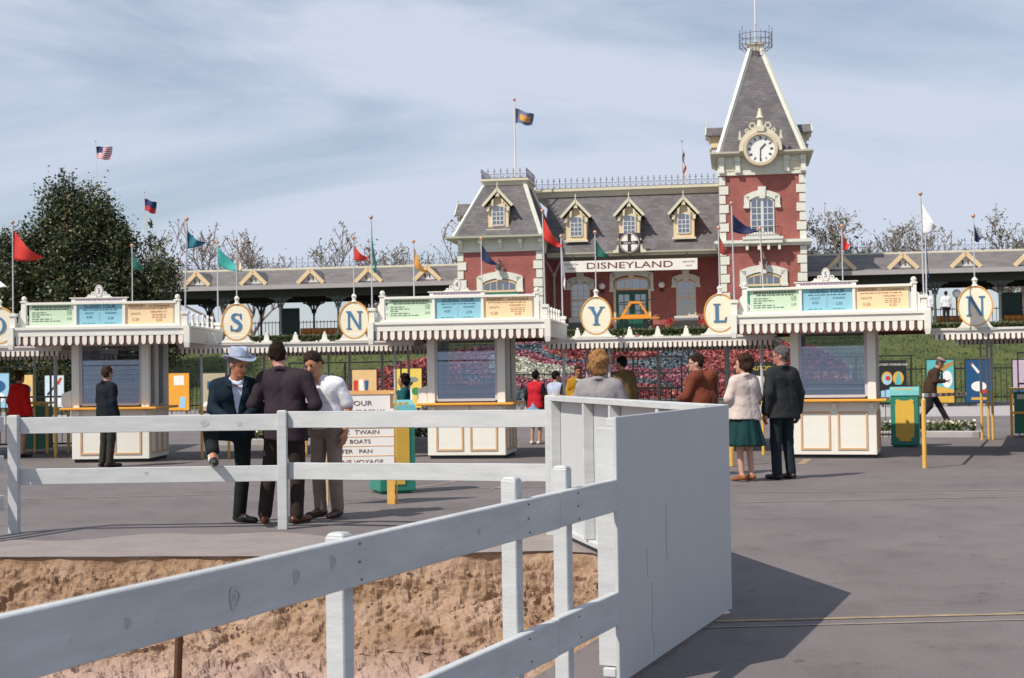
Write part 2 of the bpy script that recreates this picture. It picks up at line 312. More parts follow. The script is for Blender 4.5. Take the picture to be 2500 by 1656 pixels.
# clods lying at the foot of the bank and under the rim
rng = random.Random(3)
def clod_mesh():
    bm = bmesh.new(); bmesh.ops.create_icosphere(bm, subdivisions=1, radius=1)
    for v in bm.verts: v.co *= 1+.35*mnoise.noise(v.co*1.7+Vector((rng.random()*9,)*3)); v.co.z *= .7
    me = bpy.data.meshes.new('clod'); bm.to_mesh(me); bm.free(); me.materials.append(DIRT); return me
cm = [clod_mesh() for _ in range(5)]
mbc = MB()
for i in range(1300):
    k = rng.randrange(0, ns_-1); dd = rng.choice([rng.uniform(.5, 1.5), rng.uniform(.02, .3)]); z = float(np.interp(dd, [p[0] for p in prof], [p[1] for p in prof]))
    q = pts[k]+nrm[k]*dd; r = rng.uniform(.006, .024)*(1.6 if rng.random() < .12 else 1); M = Matrix.Translation((q.x, q.y, z+r*.4)) @ Matrix.Rotation(rng.random()*6, 4, 'Z') @ Matrix.Scale(r, 4)
    src = rng.choice(cm); mbc.add([M @ v.co for v in src.vertices], [tuple(p.vertices) for p in src.polygons])
tag(obj('dirt_clods', mbc, DIRT), 'loose sandy clods lying along the excavated bank', 'dirt', kind='stuff')
mb = MB(); mb.tube([(-2.52, 10.6, -.92), (-2.50, 10.6, -.46)], .03, 8); tag(obj('iron_stake', mb, mat('rust', (.09, .04, .02), .9, .3, 12)), 'short rusty iron stake in the excavation below the fence rail', 'stake')
# painted lines
LINE = mat('worn_yellow_line', (.38, .27, .14), .85, .25, 9, dirt=(.18, .15, .125)); FLINE = mat('faint_yellow_line', (.34, .28, .225), .85, .1, 7, dirt=(.23, .20, .18))
def stripe(a, b, w, mt):
    mb = MB(); a = Vector((*a, .004)); b = Vector((*b, .004)); n = 14; d = (b-a); sd = Vector((-d.y, d.x, 0)).normalized()*w/2
    for i in range(n): p, q = a+d*i/n, a+d*(i+1)/n; mb.add([p-sd, q-sd, q+sd, p+sd], [(0,1,2,3)])
    tag(obj('painted_line', mb, mt), kind='structure')
stripe((1.15, 8.25), (7, 8.62), .055, LINE); stripe((1.0, 8.05), (7, 8.42), .03, FLINE)
stripe((2.4, 16.9), (9, 16.6), .06, FLINE); stripe((2.4, 15.6), (9.5, 16.2), .05, FLINE)
stripe((-6, 19.8), (-2.0, 21.8), .06, FLINE); stripe((-6.5, 17.3), (2, 18.3), .05, FLINE); stripe((-1.6, 17.6), (.3, 21.6), .07, FLINE); stripe((-.3, 17.9), (1.0, 21.2), .07, FLINE)
stripe((4.4, 21.8), (4.75, 23.0), .12, LINE)
# ================================================================== FENCES
def plank(parent, a, b, z0, z1, th, side, name='rail'):
    "a,b plan points on the visible face; th thickness towards side (+1 left of a->b)"
    a = Vector((*a, 0)); b = Vector((*b, 0)); d = (b-a).normalized(); nn = Vector((-d.y, d.x, 0))*side*th
    n = 8; vs = []; fs = []
    for i in range(n+1):
        p = a + (b-a)*i/n; w = .0035*mnoise.noise(p*2.3); w2 = .003*mnoise.noise(p*3.1+Vector((5, 0, 0)))
        vs += [p+Vector((0,0,z0+w)), p+nn+Vector((0,0,z0+w)), p+nn+Vector((0,0,z1+w2)), p+Vector((0,0,z1+w2))]
    for i in range(n):
        o = 4*i; fs += [(o,o+4,o+5,o+1),(o+1,o+5,o+6,o+2),(o+2,o+6,o+7,o+3),(o+3,o+7,o+4,o)]
    fs += [(0,1,2,3), (4*n+3,4*n+2,4*n+1,4*n)]
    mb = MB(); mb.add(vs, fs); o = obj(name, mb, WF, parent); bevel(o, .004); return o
def fpost(parent, x, y, z0, z1, s, rz):
    mb = MB(); mb.box(-s/2, s/2, -s/2, s/2, z0, z1-.012); mb.frust((-s/2, s/2, -s/2, s/2), z1-.012, (-s/2+.01, s/2-.01, -s/2+.01, s/2-.01), z1)
    o = obj('post', mb, WF, parent, (x, y, 0), (0, 0, rz)); bevel(o, .004); return o
KNOT = mat('wood_knot_stain', (.40, .385, .36), .8, .2, 60, dirt=(.50, .515, .52)); KNOT2 = mat('rusty_knot_stain', (.42, .35, .32), .8, .2, 60, dirt=(.52, .53, .53))
def knot(parent, p, tdir, r, mt, ell=.8):
    mb = MB(); n = 20; tdir = Vector((*tdir, 0)).normalized(); nn = Vector((tdir.y, -tdir.x, 0))
    P = Vector(p) + nn*.003
    for ri, ro in ((.72, 1.0), (.2, .34)):
        for i in range(n):
            q = []
            for a_, rr in ((i, ri), (i+1, ri), (i+1, ro), (i, ro)):
                t = 2*math.pi*a_/n; w = rr*(1+.12*math.sin(3*t+1)); q.append(P + tdir*math.cos(t)*r*w*ell + Vector((0,0,1))*math.sin(t)*r*w)
            mb.add(q, [(0,1,2,3)])
    obj('wood_knot', mb, mt, parent)
# near fence: runs from the barrier's near edge towards the lower left
ND = Vector((.399, .917)); FP = lambda s: (Vector((.47, 6.5)) - ND*s)
fr = math.atan2(ND.y, ND.x)
nf = thing('rail_fence', 'white two-rail board fence in the foreground beside the excavation, its face in shade', 'fence', (*FP(2.5), 0), 0)
def near_plank(s0, s1, z0, z1, nm='rail'):
    o = plank(None, FP(s1)-FP(2.5), FP(s0)-FP(2.5), z0, z1, .038, 1, nm); o.parent = nf; return o
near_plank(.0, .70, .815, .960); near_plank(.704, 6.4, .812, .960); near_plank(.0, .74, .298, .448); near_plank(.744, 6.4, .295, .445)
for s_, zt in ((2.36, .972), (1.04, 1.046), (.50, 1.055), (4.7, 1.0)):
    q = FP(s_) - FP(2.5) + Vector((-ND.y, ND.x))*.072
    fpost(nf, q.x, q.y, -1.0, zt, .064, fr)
for s_, z_, r_, mt_ in ((3.02, .875, .030, KNOT), (2.72, .89, .02, KNOT), (2.52, .905, .018, KNOT), (3.45, .88, .013, KNOT2), (1.5, .885, .011, KNOT2)):
    q = FP(s_)-FP(2.5); knot(nf, (q.x, q.y, z_), ND, r_, mt_)
NAIL = mat('nail_head', (.16, .13, .12), .7)
mb = MB()
for s_ in (2.36, 1.04, .50, 4.7):
    for z_ in (.83, .885, .94, .33, .42):
        q = FP(s_+.012*math.sin(z_*50)) - FP(2.5) + Vector((ND.y, -ND.x))*.002; mb.ball((q.x, q.y, z_), .004, 6)
tag(obj('nail_heads', mb, NAIL, nf), kind='stuff')
# far fence
ff = thing('rail_fence', 'sunlit white two-rail fence across the far side of the excavation', 'fence', (-2.2, 13.56, 0))
def far_plank(a, b, z0, z1):
    o = plank(None, Vector(a)-Vector((-2.2, 13.56)), Vector(b)-Vector((-2.2, 13.56)), z0, z1, .04, 1); o.parent = ff; return o
far_plank((-4.70, 13.56), (-2.245, 13.585), .94, 1.095); far_plank((-2.155, 13.585), (.44, 12.80), .96, 1.118)
far_plank((-4.70, 13.56), (-2.245, 13.585), .455, .605); far_plank((-2.155, 13.585), (.52, 12.78), .47, .63)
for x_, y_, h_, s_ in ((-2.2, 13.56, 1.13, .088), (-4.745, 13.53, 1.12, .092), (.345, 12.79, 1.25, .10)):
    fpost(ff, x_+2.2, y_-13.56, 0, h_, s_, 0 if x_ < 0 else R_(-17))
for x_, z_, r_ in ((-2.95, 1.02, .026), (-4.45, 1.03, .022), (-2.62, 1.02, .016), (-3.5, .55, .014), (-4.2, .50, .014)):
    knot(ff, (x_+2.2, .012, z_), (1, 0), r_, KNOT2, 1.4)
lf = thing('rail_fence', 'shaded three-rail white fence at the left edge, running towards the camera', 'fence', (-4.80, 13.5, 0))
for z_ in (.97, .60, .225):
    o = plank(None, (0-.02-.399*4, -.917*4), (0-.02, -.02), z_, z_+.14, .04, 1); o.parent = lf
fpost(lf, -.86, -1.86, 0, 1.1, .09, fr); fpost(lf, -1.62, -3.6, 0, 1.1, .09, fr)
# plywood barrier: two panels meeting in a V
A_, B_, C_ = Vector((1.294, 8.538)), Vector((.43, 12.76)), Vector((.47, 6.5))
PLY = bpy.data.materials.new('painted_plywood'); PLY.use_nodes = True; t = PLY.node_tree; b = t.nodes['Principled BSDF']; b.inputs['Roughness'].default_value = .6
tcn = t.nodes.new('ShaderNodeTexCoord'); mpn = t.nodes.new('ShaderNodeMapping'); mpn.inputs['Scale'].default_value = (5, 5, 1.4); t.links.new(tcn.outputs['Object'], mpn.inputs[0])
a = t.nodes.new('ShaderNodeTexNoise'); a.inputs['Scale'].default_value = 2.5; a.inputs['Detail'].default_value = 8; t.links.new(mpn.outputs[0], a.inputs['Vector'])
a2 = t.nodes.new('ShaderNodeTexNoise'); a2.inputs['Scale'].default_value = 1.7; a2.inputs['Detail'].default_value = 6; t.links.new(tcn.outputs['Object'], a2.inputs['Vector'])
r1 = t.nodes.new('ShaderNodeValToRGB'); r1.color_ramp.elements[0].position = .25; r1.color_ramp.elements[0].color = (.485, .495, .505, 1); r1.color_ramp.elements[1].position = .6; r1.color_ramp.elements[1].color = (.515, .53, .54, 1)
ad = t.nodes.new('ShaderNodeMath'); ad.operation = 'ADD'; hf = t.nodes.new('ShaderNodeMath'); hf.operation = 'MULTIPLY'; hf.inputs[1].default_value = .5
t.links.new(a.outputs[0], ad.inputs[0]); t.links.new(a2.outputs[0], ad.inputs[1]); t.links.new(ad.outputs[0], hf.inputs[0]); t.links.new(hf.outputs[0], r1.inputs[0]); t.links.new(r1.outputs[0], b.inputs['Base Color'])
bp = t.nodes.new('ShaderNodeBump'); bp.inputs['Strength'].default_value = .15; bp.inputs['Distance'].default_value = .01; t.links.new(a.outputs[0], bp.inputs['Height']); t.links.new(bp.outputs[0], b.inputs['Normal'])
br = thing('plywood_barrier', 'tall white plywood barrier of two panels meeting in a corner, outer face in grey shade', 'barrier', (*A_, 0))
def panel(p, q, th, z0, z1, name, mt=PLY, parent=br):
    p = p-A_; q = q-A_; d = (q-p).normalized(); nn = Vector((-d.y, d.x))*th; mb = MB()
    v = [p, q, q+nn, p+nn]; mb.add([(x.x, x.y, z0) for x in v]+[(x.x, x.y, z1) for x in v], [(0,3,2,1),(4,5,6,7),(0,1,5,4),(1,2,6,5),(2,3,7,6),(3,0,4,7)])
    o = obj(name, mb, mt, parent); bevel(o, .003); return o
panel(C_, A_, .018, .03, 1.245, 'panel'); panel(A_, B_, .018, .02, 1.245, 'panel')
dg = (A_-C_).normalized(); ng = Vector((-dg.y, dg.x)); dw = (B_-A_).normalized(); nw = Vector((-dw.y, dw.x))
panel(C_+dg*.05+ng*.021, A_-dg*.12+ng*.021, .045, 1.20, 1.238, 'cap_rail', WF); panel(A_+dw*.14+nw*.021, B_+nw*.021, .085, 1.20, 1.244, 'cap_rail', WF)
panel(C_+ng*.021, A_-dg*.12+ng*.021, .06, .06, .10, 'bottom_rail', WF); panel(A_+dw*.14+nw*.021, B_+nw*.021, .06, .05, .09, 'bottom_rail', WF)
for s_ in (.02, .24, 1.1, 2.0): panel(C_+dg*s_+ng*.021, C_+dg*(s_+.042)+ng*.021, .085, .105, 1.195, 'stud', WF)
for s_ in (1.1, 2.3, 3.1, 4.25): panel(A_+dw*s_+nw*.021, A_+dw*(s_+.042)+nw*.021, .085, .095, 1.195, 'stud', WF)
CRK = mat('hairline_crack', (.42, .425, .43), .8, .1, 20)
for s0, pts_ in ((.52, [(0,.42),(.01,.3),(-.01,.2),(.03,.12),(.02,.05)]), (.80, [(0,.78),(.0,.66),(-.008,.58),(.006,.5)]), (.45, [(0,.6),(.0,.5),(.012,.45)])):
    mb = MB()
    for (s1, z1), (s2, z2) in zip(pts_, pts_[1:]):
        p = C_-A_+dg*(s0+s1)-ng*.002; q = C_-A_+dg*(s0+s2)-ng*.002; mb.bar((p.x, p.y, z1), (q.x, q.y, z2), .0016, .0016)
    obj('crack', mb, CRK, br)
# ================================================================== STATION (frame: x along the front, y into the depth)
SO = Vector((7.811, 68.0, 0)); SA = R_(-9)
SM = Matrix.Translation(SO) @ Matrix.Rotation(SA, 4, 'Z')
def SP(u, d, z=0): return SM @ Vector((u, d, z))
FL = 3.45
# embankment and platform
GRASS = bpy.data.materials.new('lawn'); GRASS.use_nodes = True; t = GRASS.node_tree; b = t.nodes['Principled BSDF']; b.inputs['Roughness'].default_value = .9
tcn = t.nodes.new('ShaderNodeTexCoord'); a = t.nodes.new('ShaderNodeTexNoise'); a.inputs['Scale'].default_value = .9; a.inputs['Detail'].default_value = 9; a.inputs['Roughness'].default_value = .75; t.links.new(tcn.outputs['Object'], a.inputs['Vector'])
r1 = t.nodes.new('ShaderNodeValToRGB'); r1.color_ramp.elements[0].position = .34; r1.color_ramp.elements[0].color = (.035, .055, .012, 1); r1.color_ramp.elements[1].position = .66; r1.color_ramp.elements[1].color = (.10, .115, .028, 1)
t.links.new(a.outputs[0], r1.inputs[0]); t.links.new(r1.outputs[0], b.inputs['Base Color'])
mb = MB(); prof = [(-13.2, 0), (-13.0, .12), (-9.5, 1.35), (-6, 2.45), (-3.4, 3.05), (-2.6, 3.12), (-2.0, 3.12), (-2.0, 0)]; US = [-60 + 3*i for i in range(41)]
for u in US:
    for d, z in prof: mb.v.append((u, d, z))
n = len(prof)
for i in range(len(US)-1):
    for j in range(n-1): mb.f.append((i*n+j, (i+1)*n+j, (i+1)*n+j+1, i*n+j+1)); mb.m.append(0)
tag(obj('embankment', mb, GRASS, None, SO, (0, 0, SA)), kind='structure')
def bank_z(d): return float(np.interp(d, [p[0] for p in prof[:7]], [p[1] for p in prof[:7]]))
pg = np.stack([np.random.uniform(-40, 30, 26000), np.random.uniform(-13, -3, 26000), np.zeros(26000)], 1); pg[:, 2] = [bank_z(d)+.03 for d in pg[:, 1]]
GBL = leafmat('grass_blades', (.035, .06, .012), (.11, .13, .03), (.16, .15, .05))
o = leaves('grass', pg, .13, GBL, None, .35, 1.2); o.location = SO; o.rotation_euler = (0, 0, SA); tag(o, 'mown green grass covering the station embankment', 'grass', kind='stuff')
mb = MB(); mb.box(-60, 60, -2.0, 14, 0, FL-.05); mb.box(-60, 60, -2.15, 14, FL-.05, FL); tag(obj('station_platform', mb, mat('platform_concrete', (.30, .28, .26), .8, .1, 1), None, SO, (0, 0, SA)), kind='structure')
mb = MB(); mb.box(-60, 60, -25, -13.25, 0, .02); mb.box(-60, 60, -13.6, -13.22, .02, .16); tag(obj('pavement', mb, mat('pavement_concrete', (.40, .37, .37), .8, .1, 1), None, SO, (0, 0, SA)), kind='structure')
# hedge
hp = []
for i in range(16000):
    u = random.uniform(-27, 26); s = random.random()
    if s < .55: hp.append((u, -2.55+random.uniform(-.05, .05), random.uniform(3.08, 3.42)))
    else: hp.append((u, random.uniform(-2.55, -2.1), 3.42+random.uniform(-.05, .05)))
hd = thing('clipped_hedge', 'low clipped hedge along the edge of the raised station platform', 'hedge', SO, SA)
leaves('foliage', np.array(hp), .10, leafmat('hedge_leaf', (.02, .035, .008), (.10, .13, .03), (.17, .17, .05)), hd)
mb = MB(); mb.box(-27, 26, -2.5, -2.12, 3.05, 3.38); obj('branch_core', mb, mat('hedge_core', (.015, .02, .008), .9), hd)
# ------------------------------------------------------------------ the building
st = thing('station_building', 'red brick station with slate mansard roofs, cream trim and a tall clock tower', 'station', SO, SA)
def part(name, mb, mt, parent=None, smooth=False, loc=(0,0,0), rot=(0,0,0)): return obj(name, mb, mt, parent or st, loc, rot, smooth)
P_ = dict(x0=-10.5, x1=-6.42)
mb = MB(); mb.box(-10.5, -6.42, 0, 5, FL, 7.40); part('pavilion_wall', mb, BRICK)
mb = MB(); mb.box(2.25, 6.18, 0, 4, FL, 10.72); part('tower_wall', mb, BRICK)
mb = MB(); mb.box(-6.42, 2.25, 3.5, 9, FL, 7.2); part('main_wall', mb, BRICK)
# quoins, each a block
qm = {}
def quoin(x, z, w, wide_in):
    k = (round(w, 2), wide_in)
    if k not in qm:
        q = MB(); q.box(0 if wide_in > 0 else -w, w if wide_in > 0 else 0, -.05, .55 if w < .5 else .40, .012, .40); qm[k] = mesh_of(q, 'quoin', STONE)
    link('quoin', qm[k], st, (x, 0, z))
for xl, xr, z0, z1 in ((-10.56, -6.36, FL, 7.40), (2.19, 6.24, FL, 7.33), (2.19, 6.24, 7.60, 10.70)):
    n = int((z1-z0)/.41); dz = (z1-z0)/n
    for i in range(n):
        w = .44 if i % 2 else .30
        quoin(xl, z0+i*dz, w, 1); quoin(xr, z0+i*dz, w, -1)
# pavilion frieze, eave, mansard
mb = MB(); mb.box(-10.52, -6.40, -.06, 5.05, 7.40, 8.0); part('frieze', mb, STONE)
for i in range(5):
    x = -10.42 + i*.985; q = MB(); q.prism([(x, 7.98), (x, 7.55), (x+.14, 7.55), (x+.14, 7.98)], -.22, -.06); q.prism([(x-.02, 7.98), (x-.02, 7.82), (x+.16, 7.82), (x+.16, 7.98)], -.45, -.22); part('bracket', q, STONE)
mb = MB(); mb.box(-11.02, -5.95, -.55, 5.5, 8.0, 8.06); mb.box(-11.06, -5.91, -.60, 5.55, 8.06, 8.15); part('eave', mb, mat('eave_green_grey', (.42, .42, .32), .6, .08, 3))
mb = MB(); mb.frust((-10.66, -6.36, -.28, 5.2), 8.15, (-9.38, -7.36, 1.25, 3.7), 10.84); part('mansard_roof', mb, SLATE)
def hips(bx, z0, tx, z1, w, nm='hip_trim'):
    for (x, y), (X, Y) in (((bx[0], bx[2]), (tx[0], tx[2])), ((bx[1], bx[2]), (tx[1], tx[2])), ((bx[1], bx[3]), (tx[1], tx[3])), ((bx[0], bx[3]), (tx[0], tx[3]))):
        q = MB(); q.bar((x, y, z0), (X, Y, z1), w, w); part(nm, q, STONE)
hips((-10.66, -6.36, -.28, 5.2), 8.15, (-9.38, -7.36, 1.25, 3.7), 10.84, .16)
mb = MB(); mb.frust((-9.42, -7.32, 1.2, 3.75), 10.80, (-9.52, -7.22, 1.1, 3.85), 11.02); mb.box(-9.58, -7.16, 1.04, 3.91, 11.02, 11.12); part('roof_cornice', mb, CREAM)
def cresting(x0, x1, y, z, step=.30, h=.48, rot=0, parent=None, along='x'):
    mb = MB(); n = max(1, int(abs(x1-x0)/step)); s = (x1-x0)/n
    def P(a, zz): return (a, y, zz) if along == 'x' else (y, a, zz)
    mb.bar(P(x0, z+.03), P(x1, z+.03), .03, .03); mb.bar(P(x0, z+h*.5), P(x1, z+h*.5), .02, .02)
    for i in range(n+1):
        a = x0+i*s; mb.bar(P(a, z), P(a, z+h), .028, .028); mb.bar(P(a-.07, z+h*.78), P(a+.07, z+h*.78), .022, .03)
        mb.ball((P(a, z+h)), .03, 5)
        if i < n:
            mb.bar(P(a, z+.05), P(a+s/2, z+h*.42), .015, .015); mb.bar(P(a+s/2, z+h*.42), P(a+s, z+.05), .015, .015)
    o = part('cresting', mb, CREST, parent); o['kind'] = 'stuff'; return o
cresting(-9.5, -7.24, 1.1, 11.12); cresting(1.1, 3.85, -7.24, 11.12, along='y'); cresting(-9.5, -7.24, 3.85, 11.12); cresting(1.1, 3.85, -9.5, 11.12, along='y')
def window(parent, u0, u1, z0, z1, y, cols, rows, fm, arch=0.0, sill=True, glass=GLS, fw=.07):
    "sash window: glass sheet, frame, muntins"
    uc = (u0+u1)/2; hw = (u1-u0)/2
    def top(x): return z1 + arch*(1-((x-uc)/hw)**2)
    xs = [u0+(u1-u0)*i/8 for i in range(9)]
    poly = [(u0, z0), (u1, z0)] + [(x, top(x)) for x in reversed(xs)]
    w = MB(); w.prism(poly, y+.012, y+.03); wo = part('window', w, glass, parent)
    f = MB(); f.box(u0-fw, u0, y-.02, y+.05, z0-fw*.5, z1); f.box(u1, u1+fw, y-.02, y+.05, z0-fw*.5, z1); f.box(u0, u1, y-.021, y+.05, z0-fw, z0)
    for i in range(8):
        f.prism([(xs[i], top(xs[i])), (xs[i+1], top(xs[i+1])), (xs[i+1], top(xs[i+1])+fw), (xs[i], top(xs[i])+fw)], y-.02, y+.05)
    part('frame', f, fm, wo)
    g = MB()
    for i in range(1, cols): x = u0+(u1-u0)*i/cols; g.box(x-.016, x+.016, y-.004, y+.03, z0, top(x))
    for j in range(1, rows): z = z0+(z1-z0)*j/rows; g.box(u0, u1, y-.006, y+.028, z-.016, z+.016)
    if g.v: part('muntin', g, fm, wo)
    if sill: s = MB(); s.box(u0-fw-.06, u1+fw+.06, y-.10, y+.04, z0-fw-.09, z0-fw); part('sill', s, W, wo)
    return wo
def dormer(u, y, z0, zt, hw, win, depth, rot=0, finial=True):
    "gabled dormer, front at y, cream body, barge boards, slate saddle"
    root_m = Matrix.Translation((u, y, 0)) @ Matrix.Rotation(rot, 4, 'Z'); zg = z0+(zt-z0)*.60
    b = MB(); b.prism([(-hw, z0), (hw, z0), (hw, zg), (0, zg+(zt-zg)*.78), (-hw, zg)], 0, depth); b.xf(root_m); d = part('dormer', b, mat('dormer_cream', (.72, .58, .36), .6, .06, 4))
    r = MB(); ov = hw+.22; k = (zt-zg)/ov
    for s in (-1, 1):
        r.add([(s*ov, -.22, zg-.04), (0, -.22, zt), (0, depth+.2, zt), (s*ov, depth+.2, zg-.04), (s*ov, -.22, zg+.03), (0, -.22, zt+.08), (0, depth+.2, zt+.08), (s*ov, depth+.2, zg+.03)],
              [(0,1,2,3), (7,6,5,4), (0,4,5,1), (1,5,6,2), (2,6,7,3), (3,7,4,0)])
    r.xf(root_m); part('dormer_roof', r, SLATE, d)
    g = MB()
    for s in (-1, 1):
        g.bar((s*(ov+.02), -.25, zg-.03), (0, -.25, zt+.02), .05, .13)
        g.prism([(s*ov*.42, zg-.02), (s*ov*.30, zg-.02), (s*ov*.26, zg+(zt-zg)*.42), (s*ov*.40, zg+(zt-zg)*.34)] if s > 0 else [(s*ov*.30, zg-.02), (s*ov*.42, zg-.02), (s*ov*.40, zg+(zt-zg)*.34), (s*ov*.26, zg+(zt-zg)*.42)], -.21, -.16)
        g.prism([(s*hw-.06, zg-.28), (s*hw+.06, zg-.28), (s*hw+.09, zg-.06), (s*hw-.09, zg-.06)], -.16, -.01)
    g.prism([(-.10, zt-.34), (.10, zt-.34), (.05, zt-.12), (-.05, zt-.12)], -.22, -.17); g.box(-hw-.08, hw+.08, -.08, 0, z0-.10, z0)
    g.xf(root_m); part('barge_board', g, CREAM, d)
    if finial: q = MB(); q.lathe([(.03, 0), (.05, .05), (.02, .10), (.035, .2), (.008, .34)], (0, -.2, zt+.05), 6); q.xf(root_m); part('finial', q, CREAM, d)
    if win:
        wv = window(None, -win[0], win[0], win[1], win[2], -.03, 3, 4, W, .08, False, fw=.05)
        wv.matrix_local = root_m
    return d
dormer(-8.50, -.02, 8.50, 10.42, .50, (.27, 8.72, 9.55), 1.4)
dormer(-10.75, 2.4, 8.55, 10.0, .5, None, 1.2, R_(-90))
# main roof
mb = MB(); mb.frust((-6.6, 2.4, 1.75, 12), 7.32, (-6.6, 2.4, 4.5, 9.5), 10.52); part('main_roof', mb, SLATE)
mb = MB(); mb.box(-6.36, 2.19, 1.60, 1.86, 7.18, 7.31); mb.box(-6.36, 2.19, 1.52, 1.72, 7.31, 7.38); part('gutter', mb, mat('eave_green_grey', (.42, .42, .32)))
mb = MB(); mb.box(-6.36, 2.19, 1.86, 3.5, 7.12, 7.2); part('porch_soffit', mb, GREY)
mb = MB(); mb.frust((-7.3, 2.25, 4.42, 9.6), 10.5, (-7.3, 2.25, 4.3, 9.7), 10.78); mb.box(-7.3, 2.25, 4.2, 9.8, 10.78, 10.92); part('roof_cornice', mb, CREAM)
cresting(-7.2, 2.2, 4.3, 10.92, .30, .52)
for u in (-4.92, -2.27, .42): dormer(u, 2.15, 8.06, 9.98, .51, (.27, 8.28, 9.12), 1.8)
for u in (-6.05, -3.75, -.6, 1.85):
    q = MB(); q.lathe([(.10, 0), (.10, .15), (.065, .2), (.06, 2.75), (.10, 2.85), (.13, 3.0)], (u, 1.95, FL), 10); q.bar((u, 1.95, 6.3), (u-.4, 1.95, 7.1), .05, .08); q.bar((u, 1.95, 6.3), (u+.4, 1.95, 7.1), .05, .08)
    if u == -6.05: part('porch_post', q, mat('porch_post_grey', (.30, .31, .27), .6, .08, 5))
def stone_arch(u0, u1, zs, zt, y, th=.27, key=True, drop=.75):
    uc = (u0+u1)/2; hw = (u1-u0)/2; rise = zt-zs
    def o_(x): return zs + rise*(1-((x-uc)/hw)**2)
    mb = MB(); n = 10; xs = [u0+(u1-u0)*i/n for i in range(n+1)]
    iw = hw-th
    def i_(x): x = max(-iw, min(iw, x-uc)); return zs-th*.95 + (rise*.85)*(1-(x/iw)**2)
    for k in range(n):
        a, b_ = xs[k], xs[k+1]; a2 = uc+(a-uc)*iw/hw; b2 = uc+(b_-uc)*iw/hw
        mb.prism([(a2, i_(a2)), (b2, i_(b2)), (b_, o_(b_)), (a, o_(a))], y-.10, y+.02)
    mb.box(u0, u0+th, y-.10, y+.02, zs-drop, zs-.02); mb.box(u1-th, u1, y-.10, y+.02, zs-drop, zs-.02)
    mb.box(u0-.03, u0+th, y-.13, y+.02, zs-drop-.07, zs-drop+.05); mb.box(u1-th, u1+.03, y-.13, y+.02, zs-drop-.07, zs-drop+.05)
    if key: mb.prism([(uc-.13, zt-.40), (uc+.13, zt-.40), (uc+.19, zt+.16), (uc-.19, zt+.16)], y-.16, y+.01)
    return part('stone_surround', mb, STONE)
# windows and doors
TW = BUFF
stone_arch(3.36, 5.04, 9.72, 9.98, 0, .24, True, .52)
w_ = window(None, 3.70, 4.70, 7.98, 9.45, -.03, 4, 5, W, .20, True, fw=.06)
mb = MB(); mb.box(4.14, 4.26, -.07, 0, 7.98, 9.62); part('mullion', mb, W, w_)
mb = MB(); mb.box(3.42, 4.98, -.14, .02, 7.68, 7.86); part('balcony_sill', mb, W)
mb = MB(); mb.box(3.26, 5.14, -.62, -.25, 7.60, 7.72); mb.box(3.30, 5.10, -.58, -.25, 7.42, 7.60); part('balcony', mb, STONE)
for x in (3.4, 3.95, 4.4, 4.9): q = MB(); q.prism([(x, 7.41), (x, 7.12), (x+.12, 7.12), (x+.12, 7.41)], -.5, -.05); part('bracket', q, STONE)
mb = MB()
for i in range(14): x = 3.36+i*.13; mb.bar((x, -.54, 7.72), (x, -.54, 8.18), .018, .018)
mb.bar((3.36, -.54, 8.18), (5.06, -.54, 8.18), .025, .025); mb.bar((3.36, -.54, 7.80), (5.06, -.54, 7.80), .02, .02); part('balcony_rail', mb, IRON)
mb = MB(); mb.box(2.02, 6.42, -.20, 4.2, 7.33, 7.46); mb.box(1.94, 6.50, -.30, 4.3, 7.46, 7.60); part('belt_course', mb, STONE)
for x0, x1 in ((3.10, 5.32), (-9.60, -7.33)):
    stone_arch(x0, x1, 6.18, 6.42, 0, .30, True, .70)
    fr_ = MB(); fr_.box(x0+.24, x1-.24, -.02, .03, FL, 5.42); part('door', fr_, GREEN)
    wv = window(None, x0+.36, x1-.36, 5.52, 5.80, -.03, 5, 1, TW, .15, False, fw=.10)
    q = MB(); q.lathe([(.02, 0), (.12, .03), (.16, .22), (.17, .24), (.05, .42), (.02, .6)], ((x0+x1)/2, -.35, 6.45), 8); q.bar(((x0+x1)/2, -.35, 6.98), ((x0+x1)/2, 0, 6.98), .03, .03); part('lantern', q, mat('lantern_metal', (.12, .11, .09), .5))
for u0, u1 in ((-5.33, -4.47), (.0, .85)):
    stone_arch(u0-.27, u1+.27, 6.14, 6.34, 3.5, .24, True, .42)
    wv = window(None, u0, u1, 4.28, 5.85, 3.47, 3, 6, TW, .12, True)
    mb = MB(); mb.box(u0, u1, 3.43, 3.50, 5.10, 5.17); part('meeting_rail', mb, TW, wv)
    mb = MB(); mb.box(u0-.17, u1+.17, 3.30, 3.5, 3.98, 4.22); part('window_sill_block', mb, W)
    mb = MB(); mb.box(u0-.35, u1+.35, 3.18, 3.5, FL, 3.97); part('plinth', mb, mat('plinth_grey', (.16, .16, .14), .8))
stone_arch(-3.40, -1.20, 6.42, 6.62, 3.5, .27, True, .85)
DG = mat('dark_green_door', (.012, .10, .065), .4, .08, 5)
for k, (a_, b_) in enumerate(((-3.10, -2.29), (-2.27, -1.46))):
    q = MB(); q.box(a_, b_, 3.45, 3.49, FL, 5.52); d_ = part('door', q, DG)
    q = MB(); q.box(a_+.14, b_-.14, 3.43, 3.45, 4.35, 5.35); part('pane', q, GLS, d_)
    q = MB(); q.box((a_+b_)/2-.02, (a_+b_)/2+.02, 3.415, 3.43, 4.35, 5.35); q.box(a_+.14, b_-.14, 3.416, 3.43, 4.83, 4.87); part('muntin', q, DG, d_)
window(None, -3.05, -1.50, 5.68, 6.02, 3.47, 4, 1, TW, .12, False, fw=.10)
for a_, b_ in ((-3.22, -3.10), (-1.46, -1.34)): mb = MB(); mb.box(a_, b_, 3.40, 3.5, FL, 6.1); part('door_jamb', mb, TW)
